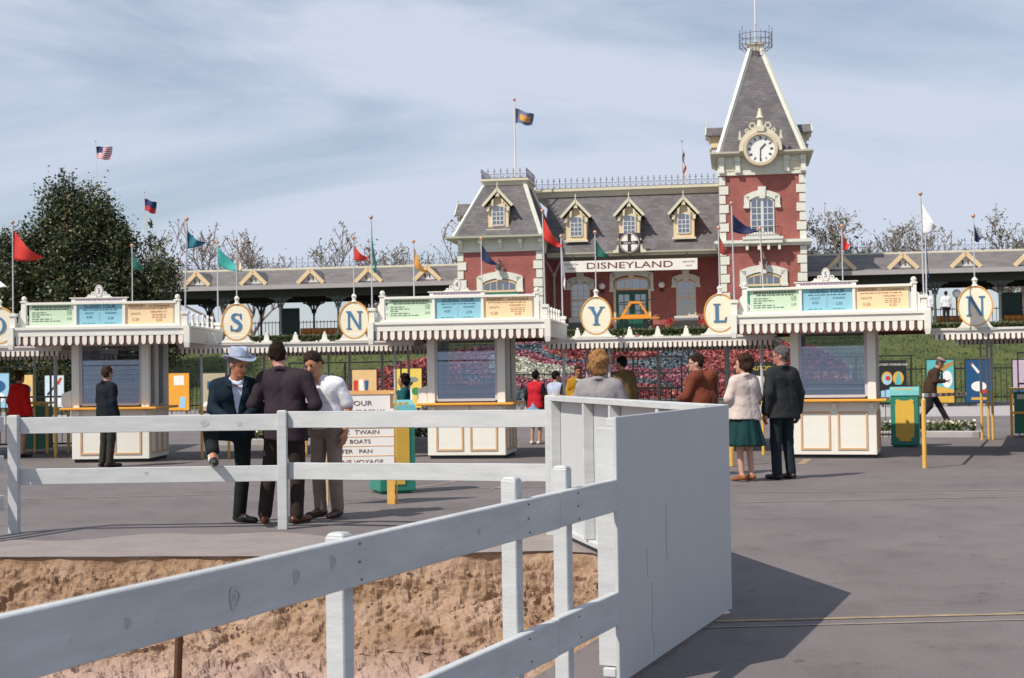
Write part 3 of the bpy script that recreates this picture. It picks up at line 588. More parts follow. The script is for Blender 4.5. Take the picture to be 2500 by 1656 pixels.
for u in (-3.78, -.78):
    lp = thing('globe_lamp', 'white globe lamp on the shaded station wall %s the green door' % ('left of' if u < -2 else 'right of'), 'lamp', SP(u, 3.30, 5.5), SA)
    q = MB(); q.ball((0, 0, .30), .17, 14); obj('globe', q, mat('opal_glass', (.85, .85, .82), .2, .02), lp, smooth=True)
    q = MB(); q.lathe([(.05, 0), (.10, .05), (.06, .14)], (0, 0, 0), 10); q.bar((0, 0, .04), (0, .2, -.05), .04, .05); obj('bracket', q, IRON, lp)
# tower top
mb = MB(); mb.box(2.15, 6.28, -.08, 4.1, 10.72, 11.60); part('frieze', mb, STONE)
for x in (2.22, 2.98, 5.26, 6.03):
    q = MB(); q.box(x, x+.22, -.22, -.08, 10.86, 11.60); q.box(x-.02, x+.24, -.30, -.08, 11.36, 11.58); q.box(x-.02, x+.24, -.28, -.08, 10.82, 10.96); part('bracket', q, STONE)
for x0, x1 in ((2.5, 2.92), (5.54, 5.98)): q = MB(); q.box(x0, x1, -.11, -.08, 10.92, 11.32); part('frieze_panel', q, CREAM)
mb = MB(); mb.frust((1.98, 6.45, -.35, 4.35), 11.60, (1.84, 6.58, -.55, 4.55), 11.70); mb.box(1.80, 6.62, -.58, 4.58, 11.70, 11.78); part('tower_cornice', mb, mat('cornice_grey', (.48, .46, .36), .6, .08, 3))
mb = MB(); mb.frust((2.22, 6.20, -.15, 4.15), 11.78, (3.82, 4.32, 1.75, 2.25), 17.08); part('spire_roof', mb, SLATE)
hips((2.20, 6.22, -.17, 4.17), 11.76, (3.80, 4.34, 1.73, 2.27), 17.10, .19, 'spire_trim')
mb = MB(); mb.frust((3.78, 4.36, 1.71, 2.29), 17.03, (3.70, 4.44, 1.63, 2.37), 17.33); mb.box(3.66, 4.48, 1.59, 2.41, 17.33, 17.43); part('spire_cap', mb, CREAM)
mb = MB(); rr = .80
for i in range(20):
    t = 2*math.pi*i/20; x, y = 4.07+rr*math.cos(t), 2+rr*math.sin(t); h = .95 if i % 3 == 0 else .75
    mb.bar((x, y, 17.22), (x, y, 17.22+h), .025, .025); t2 = 2*math.pi*(i+1)/20; x2, y2 = 4.07+rr*math.cos(t2), 2+rr*math.sin(t2)
    for z in (17.32, 17.57, 17.85): mb.bar((x, y, z), (x2, y2, z), .022, .022)
    if i % 3 == 0: mb.bar((x, y, 17.27), (4.07+.25*math.cos(t), 2+.25*math.sin(t), 16.82), .03, .03); mb.ball((x, y, 17.22+h), .03, 5)
part('widows_walk', mb, CREST)
mb = MB(); mb.tube([(4.07, 2, 17.43), (4.07, 2, 23)], .045, 8); part('spire_pole', mb, W)
for ux, rt_ in ((2.45, -90), (5.95, 90)): dormer(ux - (0.62 if rt_ < 0 else -.45), 2.0, 12.35, 13.30, .42, None, .9, R_(rt_))
# clock
ck = MB(); n = 40
def ring(mb, c, r0, r1, y0, y1, a0=0, a1=2*math.pi, n=40, mi=0):
    for i in range(n):
        t, t2 = a0+(a1-a0)*i/n, a0+(a1-a0)*(i+1)/n
        mb.prism([(c[0]+r0*math.cos(t), c[1]+r0*math.sin(t)), (c[0]+r1*math.cos(t), c[1]+r1*math.sin(t)), (c[0]+r1*math.cos(t2), c[1]+r1*math.sin(t2)), (c[0]+r0*math.cos(t2), c[1]+r0*math.sin(t2))], y0, y1, mi)
CC = (4.16, 11.86); ring(ck, CC, .66, .80, -.78, -.30); cl = part('clock', ck, mat('clock_ring', (.60, .50, .36), .6, .06, 4))
ck = MB(); ring(ck, CC, .81, 1.0, -.70, -.25, -.1, math.pi+.1, 30)
for s in (-1, 1):
    ring(ck, (CC[0]+s*.36, CC[1]+1.10), .10, .16, -.66, -.56, 0, 2*math.pi, 14); ring(ck, (CC[0]+s*.62, CC[1]+.88), .05, .10, -.66, -.56, 0, 2*math.pi, 10)
    ck.prism([(CC[0]+s*.95-.08, CC[1]+.45), (CC[0]+s*.95+.08, CC[1]+.45), (CC[0]+s*.95+.02, CC[1]+.88), (CC[0]+s*.95-.02, CC[1]+.88)], -.66, -.5)
ck.prism([(CC[0]-.16, CC[1]+.80), (CC[0]+.16, CC[1]+.80), (CC[0]+.22, CC[1]+1.06), (CC[0]-.22, CC[1]+1.06)], -.82, -.5)
ck.lathe([(.16, 0), (.13, .22), (.09, .40), (.20, .42), (.14, .5), (.05, .88)], (CC[0], -.6, CC[1]+1.04), 10); part('clock_surround', ck, CREAM, cl)
mb = MB(); mb.prism([(CC[0]+.66*math.cos(2*math.pi*i/40), CC[1]+.66*math.sin(2*math.pi*i/40)) for i in range(40)], -.62, -.50); part('clock_face', mb, mat('clock_white', (.80, .82, .80), .4, .02), cl)
CK = mat('clock_black', (.05, .03, .04), .5)
mb = MB()
for i in range(12):
    t = math.pi/2-2*math.pi*i/12
    for o_ in ((-.035, .0, .035) if i in (0, 3, 4, 8, 9, 6) else (-.02, .02)):
        dx, dz = math.cos(t), math.sin(t); p0 = (CC[0]+dx*.45-dz*o_, -.63, CC[1]+dz*.45+dx*o_); p1 = (CC[0]+dx*.59-dz*o_, -.63, CC[1]+dz*.59+dx*o_); mb.bar(p0, p1, .02, .02, upv=(0, 1, 0))
part('numeral', mb, CK, cl)
for ang, ln, w in ((45, .34, .06), (268, .55, .045)):
    t = R_(ang); mb = MB(); mb.bar((CC[0], -.645, CC[1]), (CC[0]+ln*math.cos(t), -.645, CC[1]+ln*math.sin(t)), .012, w, upv=(-math.sin(t), 0, math.cos(t))); part('clock_hand', mb, CK, cl)
# ------------------------------------------------------------------ arcades
def arcade(x0, x1, vents, posts, label):
    ar = thing('arcade', label, 'arcade', SO, SA)
    mb = MB(); mb.prism([(x0, 0), (x1, 0), (x1, .01), (x0, .01)], 0, .01); mb = MB()
    mb.add([(x0, 2.5, 6.16), (x1, 2.5, 6.16), (x1, 6, 7.27), (x0, 6, 7.27), (x0, 9.5, 6.16), (x1, 9.5, 6.16), (x0, 2.5, 6.10), (x1, 2.5, 6.10), (x1, 6, 7.19), (x0, 6, 7.19), (x0, 9.5, 6.10), (x1, 9.5, 6.10)],
           [(0,1,2,3), (3,2,5,4), (9,8,7,6), (10,11,8,9), (0,6,7,1), (4,5,11,10), (0,3,9,6), (3,4,10,9), (1,7,8,2), (2,8,11,5)])
    obj('roof', mb, SHING, ar)
    mb = MB(); mb.box(x0, x1, 2.40, 2.5, 5.99, 6.20); mb.box(x0, x1, 9.5, 9.6, 5.99, 6.20); obj('fascia', mb, mat('arcade_fascia', (.36, .35, .35), .6, .06, 2), ar)
    mb = MB(); mb.box(x0, x1, 2.9, 3.2, 5.62, 5.98); mb.box(x0, x1, 8.8, 9.1, 5.62, 5.98); mb.box(x0, x1, 2.5, 9.5, 5.98, 6.02); obj('beam', mb, mat('dark_beam', (.03, .035, .025), .8, .2, 3), ar)
    mb = MB(); mb.box(x0, x1, 5.92, 6.08, 7.24, 7.34); obj('ridge_board', mb, CREAM, ar)
    mb = MB(); n = int((x1-x0)/.33)
    mb.bar((x0, 6, 7.40), (x1, 6, 7.40), .02, .02); mb.bar((x0, 6, 7.62), (x1, 6, 7.62), .015, .015)
    for i in range(n):
        x = x0+(i+.5)*(x1-x0)/n; mb.bar((x, 6, 7.34), (x, 6, 7.98), .022, .022); mb.bar((x-.06, 6, 7.84), (x+.06, 6, 7.84), .02, .02); mb.bar((x, 6, 7.40), (x+.16, 6, 7.60), .012, .012); mb.bar((x+.16, 6, 7.60), (x+.33, 6, 7.40), .012, .012)
    o = obj('cresting', mb, CREST, ar); o['kind'] = 'stuff'
    for u in vents:
        q = MB(); q.prism([(u-.58, 6.33), (u+.58, 6.33), (u, 6.90)], 2.95, 4.9); v = obj('gable_vent', q, W, ar)
        q = MB()
        for s in (-1, 1): q.bar((u+s*.70, 2.86, 6.28), (u, 2.86, 6.97), .12, .20)
        obj('barge_board', q, BUFF, v)
        q = MB()
        for s in (-1, 1): q.bar((u+s*.76, 3.85, 6.28), (u, 3.85, 7.02), 1.9, .05)
        obj('vent_roof', q, SHING, v)
        for x_ in (-.17, .08): q = MB(); q.box(u+x_, u+x_+.07, 2.93, 2.95, 6.44, 6.62); obj('vent_slot', q, BROWN, v)
    for u in posts:
        for d in (3.05, 8.95):
            q = MB(); q.lathe([(.11, 0), (.11, .25), (.07, .3), (.055, 1.4), (.075, 1.45), (.06, 1.95), (.11, 2.05), (.11, 2.2)], (u, d, FL), 8)
            for s in (-1, 1):
                pr = None
                for k in range(7):
                    a_ = R_(90*k/6); p = (u+s*(.08+.55*(1-math.cos(a_))), d, FL+1.55+.58*math.sin(a_))
                    if pr: q.bar(pr, p, .05, .09)
                    pr = p
                q.prism([(u+s*.1, 5.35), (u+s*.45, 5.62), (u+s*.1, 5.62)] if s > 0 else [(u+s*.45, 5.62), (u+s*.1, 5.35), (u+s*.1, 5.62)], d-.02, d+.02)
            obj('post', q, mat('arcade_post', (.07, .085, .075), .6, .1, 4), ar)
    return ar
arcade(-48, -10.55, [-12.72-3.1*i for i in range(8)], [-14.4-3.1*i for i in range(8)], 'long open arcade with grey roof and dark posts left of the station')
arcade(6.25, 44, [8.0+2.95*i for i in range(9)], [9.4+3.05*i for i in range(9)], 'long open arcade with grey roof and dark posts right of the clock tower')
def railing(x0, x1, d, label):
    r = thing('iron_railing', label, 'railing', SP((x0+x1)/2, d), SA); mb = MB(); h = (x1-x0)/2
    for i in range(int((x1-x0)/.2)+1): x = -h+i*.2; mb.bar((x, 0, FL), (x, 0, FL+1.12), .025, .025)
    o = obj('pickets', mb, IRON, r); o['kind'] = 'stuff'
    mb = MB(); mb.bar((-h, 0, FL+1.02), (h, 0, FL+1.02), .04, .04); mb.bar((-h, 0, FL+.12), (h, 0, FL+.12), .04, .04); obj('top_rail', mb, IRON, r)
railing(-30, -11, 8.2, 'black iron railing under the arcade left of the station'); railing(6.6, 30, 8.2, 'black iron railing under the arcade right of the tower')
PLN = mat('orange_wicker', (.42, .16, .035), .7, .3, 18)
def planter(u0, u1, d, label):
    p = thing('planter_box', label, 'planter', SP((u0+u1)/2, d, FL), SA, None); h = (u1-u0)/2; n = max(2, int((u1-u0)/.28))
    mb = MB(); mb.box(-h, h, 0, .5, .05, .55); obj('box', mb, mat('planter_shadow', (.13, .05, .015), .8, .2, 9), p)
    q = MB(); q.box(.02, 2*h/n-.02, -.03, 0, .10, .29); me_ = mesh_of(q, 'woven_panel', PLN)
    for i in range(n):
        for j in range(2): link('woven_panel', me_, p, (-h+i*2*h/n, 0, j*.215))
planter(-20.0, -17.6, 4.5, 'left orange woven planter box under the left arcade'); planter(-17.4, -15.6, 4.5, 'orange woven planter box under the left arcade, nearer the station')
planter(12.6, 14.2, 4.5, 'orange woven planter box under the right arcade beside the two standing men'); planter(15.9, 19, 4.5, 'orange woven planter box at the far right under the arcade')
for u, lb in ((-20.9, 'dark green notice board standing under the left arcade'), (16.4, 'dark green notice board under the right arcade at the picture edge')):
    b_ = thing('notice_board', lb, 'board', SP(u, 5.4, FL), SA); mb = MB(); mb.box(-.5, .5, 0, .06, .1, 1.62); obj('board', mb, mat('board_green', (.015, .045, .04), .5, .3, 4), b_)
    mb = MB(); mb.box(-.56, -.5, -.02, .08, 0, 1.68); mb.box(.5, .56, -.02, .08, 0, 1.68); mb.box(-.5, .5, -.02, .08, 1.62, 1.68); obj('frame', mb, IRON, b_)
lp = thing('globe_lamp', 'white globe lamp on a dark post under the right arcade', 'lamp', SP(13.55, 3.6, FL), SA)
mb = MB(); mb.lathe([(.10, 0), (.05, .2), (.04, 1.35), (.08, 1.4)], (0,0,0), 8); obj('post', mb, IRON, lp); mb = MB(); mb.ball((0, 0, 1.60), .21, 14); obj('globe', mb, MATS['opal_glass'], lp, smooth=True)
# sign boards on the station
SGN = mat('sign_white', (.80, .78, .72), .5, .04, 3); SBR = mat('sign_brown', (.16, .05, .045), .5)
sg = thing('station_sign', 'long white station name board with brown capitals under the roof gutter', 'sign', SP(-2.22, 1.36, 6.40), SA)
mb = MB(); mb.box(-3.29, 3.29, 0, .06, 0, .55); obj('board', mb, SGN, sg)
text('lettering', 'DISNEYLAND', .44, SBR, sg, (-.02, -.006, .275), off=.004, sx=1.62)
for s, (a_, b_) in ((-1, ('POPULATION', '5,000,000')), (1, ('ELEVATION', '138 FT.'))):
    text('lettering', a_, .12, SBR, sg, (s*2.88, -.006, .38), sx=.95); text('lettering', b_, .12, SBR, sg, (s*2.88, -.006, .18), sx=.95)
mb = MB()
for x in (-2.8, 0, 2.8): mb.bar((x, .03, .55), (x, .25, .80), .05, .05)
obj('hanger', mb, IRON, sg)
em = thing('railway_emblem', 'square black sign with a white disc crossed by a black cross above the gutter', 'sign', SP(-2.22, 1.35, 7.30), SA)
mb = MB(); mb.box(-.52, .52, 0, .06, 0, .96); obj('board', mb, CK, em)
mb = MB()
for q in range(4):
    a0 = R_(90*q); pts_ = [(.06*math.cos(a0+R_(45))*1.9, .48+.06*math.sin(a0+R_(45))*1.9)] + [(.42*math.cos(a0+R_(13+64*i/10)), .48+.42*math.sin(a0+R_(13+64*i/10))) for i in range(11)]
    mb.prism(pts_, -.012, 0)
obj('white_quarter', mb, SGN, em); mb = MB(); ring(mb, (0, .48), .455, .475, -.012, 0); obj('white_ring', mb, SGN, em)
text('lettering', 'Santa Fe', .17, SGN, em, (0, -.008, .48))
mb = MB()
for s in (-1, 1): mb.prism([(s*.54, 0), (s*.80, 0), (s*.80, .12), (s*.66, .16), (s*.60, .36), (s*.54, .36)] if s > 0 else [(-.80, 0), (-.54, 0), (-.54, .36), (-.60, .36), (-.66, .16), (-.80, .12)], -.01, .05)
obj('scroll', mb, CREAM, em)
# handcar on the platform
hc = thing('rail_handcar', 'orange rail handcar with an A-shaped frame standing on the platform', 'handcar', SP(-1.80, -1.35, FL+.12), SA); hc.scale = (.78, .78, .85)
HO = mat('handcar_orange', (.75, .30, .03), .5, .08, 5)
mb = MB(); mb.box(-1.45, 1.45, -.55, .55, .42, .50); obj('deck', mb, HO, hc)
mb = MB()
for y in (-.25, .25):
    for s in (-1, 1): mb.bar((s*.85, y, .50), (s*.28, y, 1.32), .08, .12)
    mb.box(-.75, .75, y-.04, y+.04, .50, .66); mb.box(-.36, .36, y-.05, y+.05, 1.28, 1.40)
obj('frame', mb, HO, hc); mb = MB(); mb.bar((-.9, 0, 1.34), (1.2, 0, 1.50), .05, .06); mb.bar((1.2, -.4, 1.5), (1.2, .4, 1.5), .04, .04); mb.bar((-.9, -.4, 1.34), (-.9, .4, 1.34), .04, .04); obj('pump_handle', mb, IRON, hc)
for x in (-.72, .72):
    for y in (-.5, .5):
        mb = MB(); ring(mb, (x, .24), .17, .24, y-.03, y+.03, n=16)
        for k in range(4): t = k*math.pi/4; mb.bar((x-.18*math.cos(t), y, .24-.18*math.sin(t)), (x+.18*math.cos(t), y, .24+.18*math.sin(t)), .03, .03)
        obj('wheel', mb, IRON, hc)
# red flower tubs in front of the wall
for u, lb in ((-.35, 'small tub of red flowers by the wall right of the handcar'), (1.4, 'small tub of red flowers beside the right ground-floor window')):
    p = thing('flower_tub', lb, 'flowers', SP(u, 1.0, FL), SA); mb = MB(); mb.lathe([(.16, 0), (.2, .3)], (0,0,0), 10); obj('tub', mb, mat('terracotta', (.25, .09, .05), .8), p)
    leaves('blossom', np.random.normal(size=(260, 3))*np.array([.14, .14, .08])+np.array([0, 0, .42]), .08, leafmat('red_blossom', (.35, .02, .02), (.6, .06, .05)), p)
# ================================================================== TICKET BOOTHS
SIGN_G = mat('sign_pale_green', (.56, .70, .52), .5, .03, 3); SIGN_B = mat('sign_blue', (.26, .52, .62), .5, .03, 3); SIGN_P = mat('sign_peach', (.82, .62, .38), .5, .03, 3)
INK = mat('dark_green_ink', (.10, .16, .09), .6); INKB = mat('dark_blue_ink', (.04, .12, .20), .6); INKO = mat('brown_ink', (.36, .13, .05), .6); PURP = mat('purple_ink', (.25, .15, .30), .6)
NUMP = mat('numeral_purple', (.16, .12, .25), .6)
WARM = mat('booth_white', (.78, .76, .69), .5, .04, 3)
tm = MB(); w_ = .038
tm.prism([(-w_, 0), (-w_, -.105), (-w_*.82, -.135), (-w_*.45, -.152), (0, -.157), (w_*.45, -.152), (w_*.82, -.135), (w_, -.105), (w_, 0)], -.008, .004)
TONGUE = mesh_of(tm, 'scallop', WARM)
tm = MB(); tm.prism([(-.027, 0), (-.027, -.07), (-.022, -.085), (-.012, -.094), (0, -.097), (.012, -.094), (.022, -.085), (.027, -.07), (.027, 0)], -.006, .003)
TONGUE2 = mesh_of(tm, 'scallop', WARM)
def scallops(parent, a, b, z, me, step, rot=0):
    a = Vector(a); b = Vector(b); n = max(1, int(round((b-a).length/step))); d = (b-a)/n; ang = math.atan2(d.y, d.x)
    for i in range(n): p = a+d*(i+.5); link('scallop', me, parent, (p.x, p.y, z), (0, 0, ang))
bal = MB(); bal.lathe([(.034, 0), (.034, .03), (.014, .05), (.03, .10), (.012, .17), (.026, .19), (.026, .215), (.006, .24)], (0,0,0), 8); BAL = mesh_of(bal, 'baluster', WARM, True)
def dashes(mb, x0, x1, z, h, seed, y, mean=.05):
    r = random.Random(seed); x = x0
    while x < x1-.01:
        l = min(r.uniform(.5, 1.6)*mean, x1-x); mb.box(x, x+l*.86, y-.0015, y, z-h/2, z+h/2); x += l+mean*.12
def booth(loc, rz, num, label):
    B = thing('ticket_booth', label, 'ticket booth', (*loc, 0), rz, 'ticket booths across the plaza')
    mb = MB(); mb.box(-.64, .64, .035, 1.28, 0, .06); obj('plinth', mb, DARK, B)
    mb = MB(); mb.box(-.675, .675, 0, 1.32, .06, .915); bevel(obj('cabinet', mb, WARM, B), .006)
    def frame(nm, a0, a1, z0, z1, side):
        mb = MB(); w = .03; y0, y1 = -.016, .004
        for (p, q, r, s) in ((a0, a1, z0, z0+w), (a0, a1, z1-w, z1), (a0, a0+w, z0+w, z1-w), (a1-w, a1, z0+w, z1-w)): mb.box(p, q, y0, y1, r, s)
        if side: mb.xf(Matrix.Translation((.675, 0, 0)) @ Matrix.Rotation(R_(90), 4, 'Z'))
        obj(nm, mb, TAN, B)
    frame('panel_moulding', -.53, -.055, .14, .76, 0); frame('panel_moulding', .06, .535, .14, .76, 0)
    for a0, a1 in ((.07, .44), (.49, .80), (.85, 1.22)): frame('panel_moulding', a0, a1, .14, .76, 1)
    for x in (-.60, -.02, .56):
        mb = MB(); mb.prism([(x, .90), (x, .80), (x+.07, .80), (x+.07, .90)], -.06, 0); obj('counter_bracket', mb, WARM, B)
    mb = MB(); mb.box(-.84, .84, -.17, 1.40, .918, .960); bevel(obj('counter', mb, ORANGE, B), .01)
    for x in (-.675, .545):
        for y in (0, 1.19): mb = MB(); mb.box(x, x+.13, y, y+.13, .960, 2.2); obj('corner_post', mb, WARM, B)
    mb = MB(); mb.box(.56, .66, .60, .70, .96, 2.2); mb.box(-.66, -.56, .60, .70, .96, 2.2); obj('side_mullion', mb, WARM, B)
    for x in (-.62, .60):
        mb = MB(); mb.box(x, x+.01, .13, .60, 1.0, 2.1); mb.box(x, x+.01, .70, 1.19, 1.0, 2.1); obj('side_window', mb, LOUV, B)
    mb = MB(); mb.box(-.545, .545, 1.22, 1.26, .96, 1.25); obj('back_wall', mb, WARM, B)
    mb = MB(); mb.box(-.545, .545, .02, .10, 2.07, 2.2); obj('header', mb, WARM, B)
    fr = MB(); LIL = mat('aluminium_frame', (.50, .50, .56), .4, .05, 4)
    for q in ((-.545, -.50, 1.0, 2.07), (.50, .545, 1.0, 2.07), (-.50, .50, .985, 1.03), (-.50, .50, 2.03, 2.07)): fr.box(q[0], q[1], .03, .09, q[2], q[3])
    wf = obj('window_frame', fr, LIL, B)
    lm = MB(); lm.box(-.50, .50, -.003, .003, -.044, .044); me_ = mesh_of(lm, 'louvre', LOUV); em_ = MB(); em_.box(-.50, .50, -.005, .005, .043, .050); me2 = mesh_of(em_, 'louvre_edge', mat('louvre_edge', (.60, .66, .70), .3))
    for i in range(12):
        ta = R_(-11+random.uniform(-3.5, 3.5)); l = link('louvre', me_, wf, (0, .06, 1.075+i*.083), (ta, 0, 0)); link('louvre_edge', me2, wf, (0, .06, 1.075+i*.083), (ta, 0, 0))
    mb = MB(); mb.box(-.545, .545, .13, 1.19, 2.17, 2.2); obj('ceiling', mb, GREY, B)
    # roof
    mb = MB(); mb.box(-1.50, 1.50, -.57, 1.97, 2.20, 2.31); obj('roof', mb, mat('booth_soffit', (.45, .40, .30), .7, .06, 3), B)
    mb = MB(); mb.box(-1.535, 1.535, -.605, -.57, 2.19, 2.30); mb.box(-1.555, 1.555, -.63, -.57, 2.30, 2.345); mb.box(-1.555, 1.555, -.57, 2.02, 2.31, 2.343); obj('front_fascia', mb, WARM, B)
    for x0, x1 in ((-1.535, -1.50), (1.50, 1.535)): mb = MB(); mb.box(x0, x1, -.569, 1.97, 2.05, 2.308); obj('side_fascia', mb, mat('fascia_grey_white', (.55, .52, .46), .6, .06, 3), B)
    mb = MB(); mb.box(-1.46, 1.46, -.588, -.572, 2.03, 2.19); obj('valance_backing', mb, BROWN, B)
    scallops(B, (-1.45, -.592, 0), (1.45, -.592, 0), 2.19, TONGUE, .125)
    mb = MB(); mb.box(-1.46, 1.46, 1.972, 1.985, 2.03, 2.19); obj('valance_backing', mb, BROWN, B)
    for x in (-1.50, 1.50):
        mb = MB(); mb.box(x-.05, x+.05, -.66, -.56, 2.06, 2.344); mb.frust((x-.035, x+.035, -.645, -.575), 1.97, (x-.05, x+.05, -.66, -.56), 2.06); obj('corner_drop', mb, WARM, B)
    # sign
    S = [(-1.25, -.475, SIGN_G, 'sign_board'), (-.43, .355, SIGN_B, 'sign_board'), (.405, 1.22, SIGN_P, 'sign_board')]; bo = []
    for x0, x1, mt_, nm in S: mb = MB(); mb.box(x0, x1, -.44, -.42, 2.385, 2.735); bo.append(obj(nm, mb, mt_, B))
    mb = MB(); mb.box(-1.30, 1.28, -.48, -.38, 2.344, 2.385); mb.box(-1.30, 1.28, -.49, -.37, 2.735, 2.775)
    for x in (-.475, .36): mb.box(x, x+.045, -.475, -.385, 2.385, 2.735)
    mb.box(-.52, .42, -.46, -.40, 2.775, 2.835); mb.box(-.55, .45, -.475, -.385, 2.835, 2.85); mb.box(-1.26, 1.24, -.418, -.40, 2.385, 2.735); obj('sign_frame', mb, WARM, B)
    for x in (-1.34, 1.30):
        mb = MB(); mb.box(x-.04, x+.04, -.475, -.395, 2.344, 2.78); mb.box(x-.055, x+.055, -.49, -.38, 2.775, 2.80); mb.ball((x, -.435, 2.84), .045, 10)
        s = 1 if x > 0 else -1; mb.prism([(x+s*.04, 2.344), (x+s*.19, 2.344), (x+s*.16, 2.40), (x+s*.10, 2.44), (x+s*.085, 2.62), (x+s*.04, 2.66)][::s], -.45, -.42); obj('sign_post', mb, WARM, B)
    mb = MB(); dashes(mb, -.45, .36, 2.805, .028, 5, -.4605, .03); tag(obj('small_print', mb, PURP, B), kind='stuff')
    # printed rates
    mb = MB(); dashes(mb, -1.20, -.52, 2.70, .034, 1, -.441, .035); dashes(mb, -1.15, -.56, 2.655, .02, 2, -.441, .05)
    for k, z in enumerate((2.60, 2.565, 2.53, 2.49, 2.455)): dashes(mb, -1.20, -1.20+(.24, .33, .14, .34, .5)[k], z, .015, 10+k, -.441, .06)
    tag(obj('small_print', mb, INK, bo[0]), kind='stuff')
    for z, s in ((2.615, '3.75'), (2.575, '3.25'), (2.49, '2.75')): text('price', s, .055, INK, bo[0], (-.56, -.441, z), sx=.9)
    text('lettering', 'GUIDED TOUR', .082, INKB, bo[1], (-.04, -.441, 2.69), sx=1.0, off=.001); mb = MB(); dashes(mb, -.33, .27, 2.635, .015, 22, -.441, .06); dashes(mb, -.33, -.11, 2.41, .008, 23, -.441); dashes(mb, .05, .24, 2.41, .008, 24, -.441); mb.box(-.04, -.036, -.4415, -.44, 2.41, 2.60); tag(obj('small_print', mb, INKB, bo[1]), kind='stuff')
    text('lettering', 'ADULTS', .042, INKB, bo[1], (-.22, -.441, 2.58)); text('lettering', 'CHILDREN', .042, INKB, bo[1], (.15, -.441, 2.58)); text('price', '4.50', .06, INKB, bo[1], (-.22, -.441, 2.51)); text('price', '2.50', .06, INKB, bo[1], (.15, -.441, 2.49))
    text('lettering', 'PASSPORT', .062, INKO, bo[2], (.60, -.441, 2.695), off=.001); text('lettering', 'to Disneyland', .062, INKO, bo[2], (.985, -.441, 2.695)); mb = MB(); dashes(mb, .48, 1.12, 2.64, .014, 31, -.441, .06)
    for k in range(3): dashes(mb, .86, 1.10, 2.545-.028*k, .010, 32+k, -.441, .05)
    tag(obj('small_print', mb, INKO, bo[2]), kind='stuff'); text('lettering', 'ADULTS', .045, INKO, bo[2], (.58, -.441, 2.56)); text('lettering', 'CHILDREN 3-11', .042, INKO, bo[2], (.98, -.441, 2.59)); text('price', '5.50', .07, INKO, bo[2], (.58, -.441, 2.46)); text('price', '4.50', .065, INKO, bo[2], (.98, -.441, 2.445))
    # number oval
    mb = MB(); c = (-.05, 2.955)
    mb.prism([(c[0]+.068*math.cos(2*math.pi*i/28), c[1]+.112*math.sin(2*math.pi*i/28)) for i in range(28)], -.455, -.405)
    for s in (-1, 1):
        ring(mb, (c[0]+s*.10, 2.915), .016, .036, -.45, -.41, n=12); ring(mb, (c[0]+s*.165, 2.878), .010, .026, -.45, -.41, n=12); mb.prism([(c[0]+s*.05, 2.85), (c[0]+s*.24, 2.85), (c[0]+s*.05, 2.93)][::s], -.445, -.415)
    no = obj('number_plaque', mb, WARM, B); mb = MB()
    for i in range(28):
        t, t2 = 2*math.pi*i/28, 2*math.pi*(i+1)/28; mb.prism([(c[0]+k*math.cos(q)*.068/.112, c[1]+k*math.sin(q)) for k, q in ((.094, t), (.100, t), (.100, t2), (.094, t2))], -.457, -.455)
    obj('plaque_ring', mb, NUMP, no); text('numeral', num, .13, NUMP, no, (c[0], -.457, c[1]), sx=.85)
    for x, y, z in ((-1.50, -.52, 2.57), (1.45, -.52, 2.57), (-1.30, 1.88, 2.46), (1.47, 1.88, 2.46)):
        mb = MB(); mb.box(x-.045, x+.045, y-.045, y+.045, 2.344, z); mb.box(x-.065, x+.065, y-.065, y+.065, z-.03, z+.02); obj('pedestal', mb, WARM, B)
    for y in (.0, .38, .76, 1.14, 1.5): link('baluster', BAL, B, (1.45, y, 2.344)); link('baluster', BAL, B, (-1.45, y, 2.344))
    for x in (-.9, -.45, .0, .45, .9): link('baluster', BAL, B, (x, 1.88, 2.344))
    return B
BL = {3: ((-7.0, 24.75), R_(-1)), 4: ((-.8, 24.35), R_(-8.5)), 5: ((5.2, 23.1), R_(-16.8))}
booth(*BL[3], '3', 'ticket booth numbered 3 with a man in dark jacket at its counter'); booth(*BL[4], '4', 'ticket booth numbered 4 in the middle, with nobody inside'); booth(*BL[5], '5', 'ticket booth numbered 5 beside the man in the grey suit')
def BP(n, x, y, z=0):
    (X, Y), a = BL[n]; return Vector((X+x*math.cos(a)-y*math.sin(a), Y+x*math.sin(a)+y*math.cos(a), z))
# small white boxes on the left end of the counters
for n in (3, 4):
    q = thing('ticket_box', ('small white box left of the man on the counter of booth 3' if n == 3 else 'small white box on the left counter end of booth 4'), 'box', BP(n, -.76, .05, .961), BL[n][1])
    mb = MB(); mb.prism([(-.09, 0), (.08, 0), (.08, .30), (-.09, .24)], -.05, .25); obj('box', mb, WARM, q)
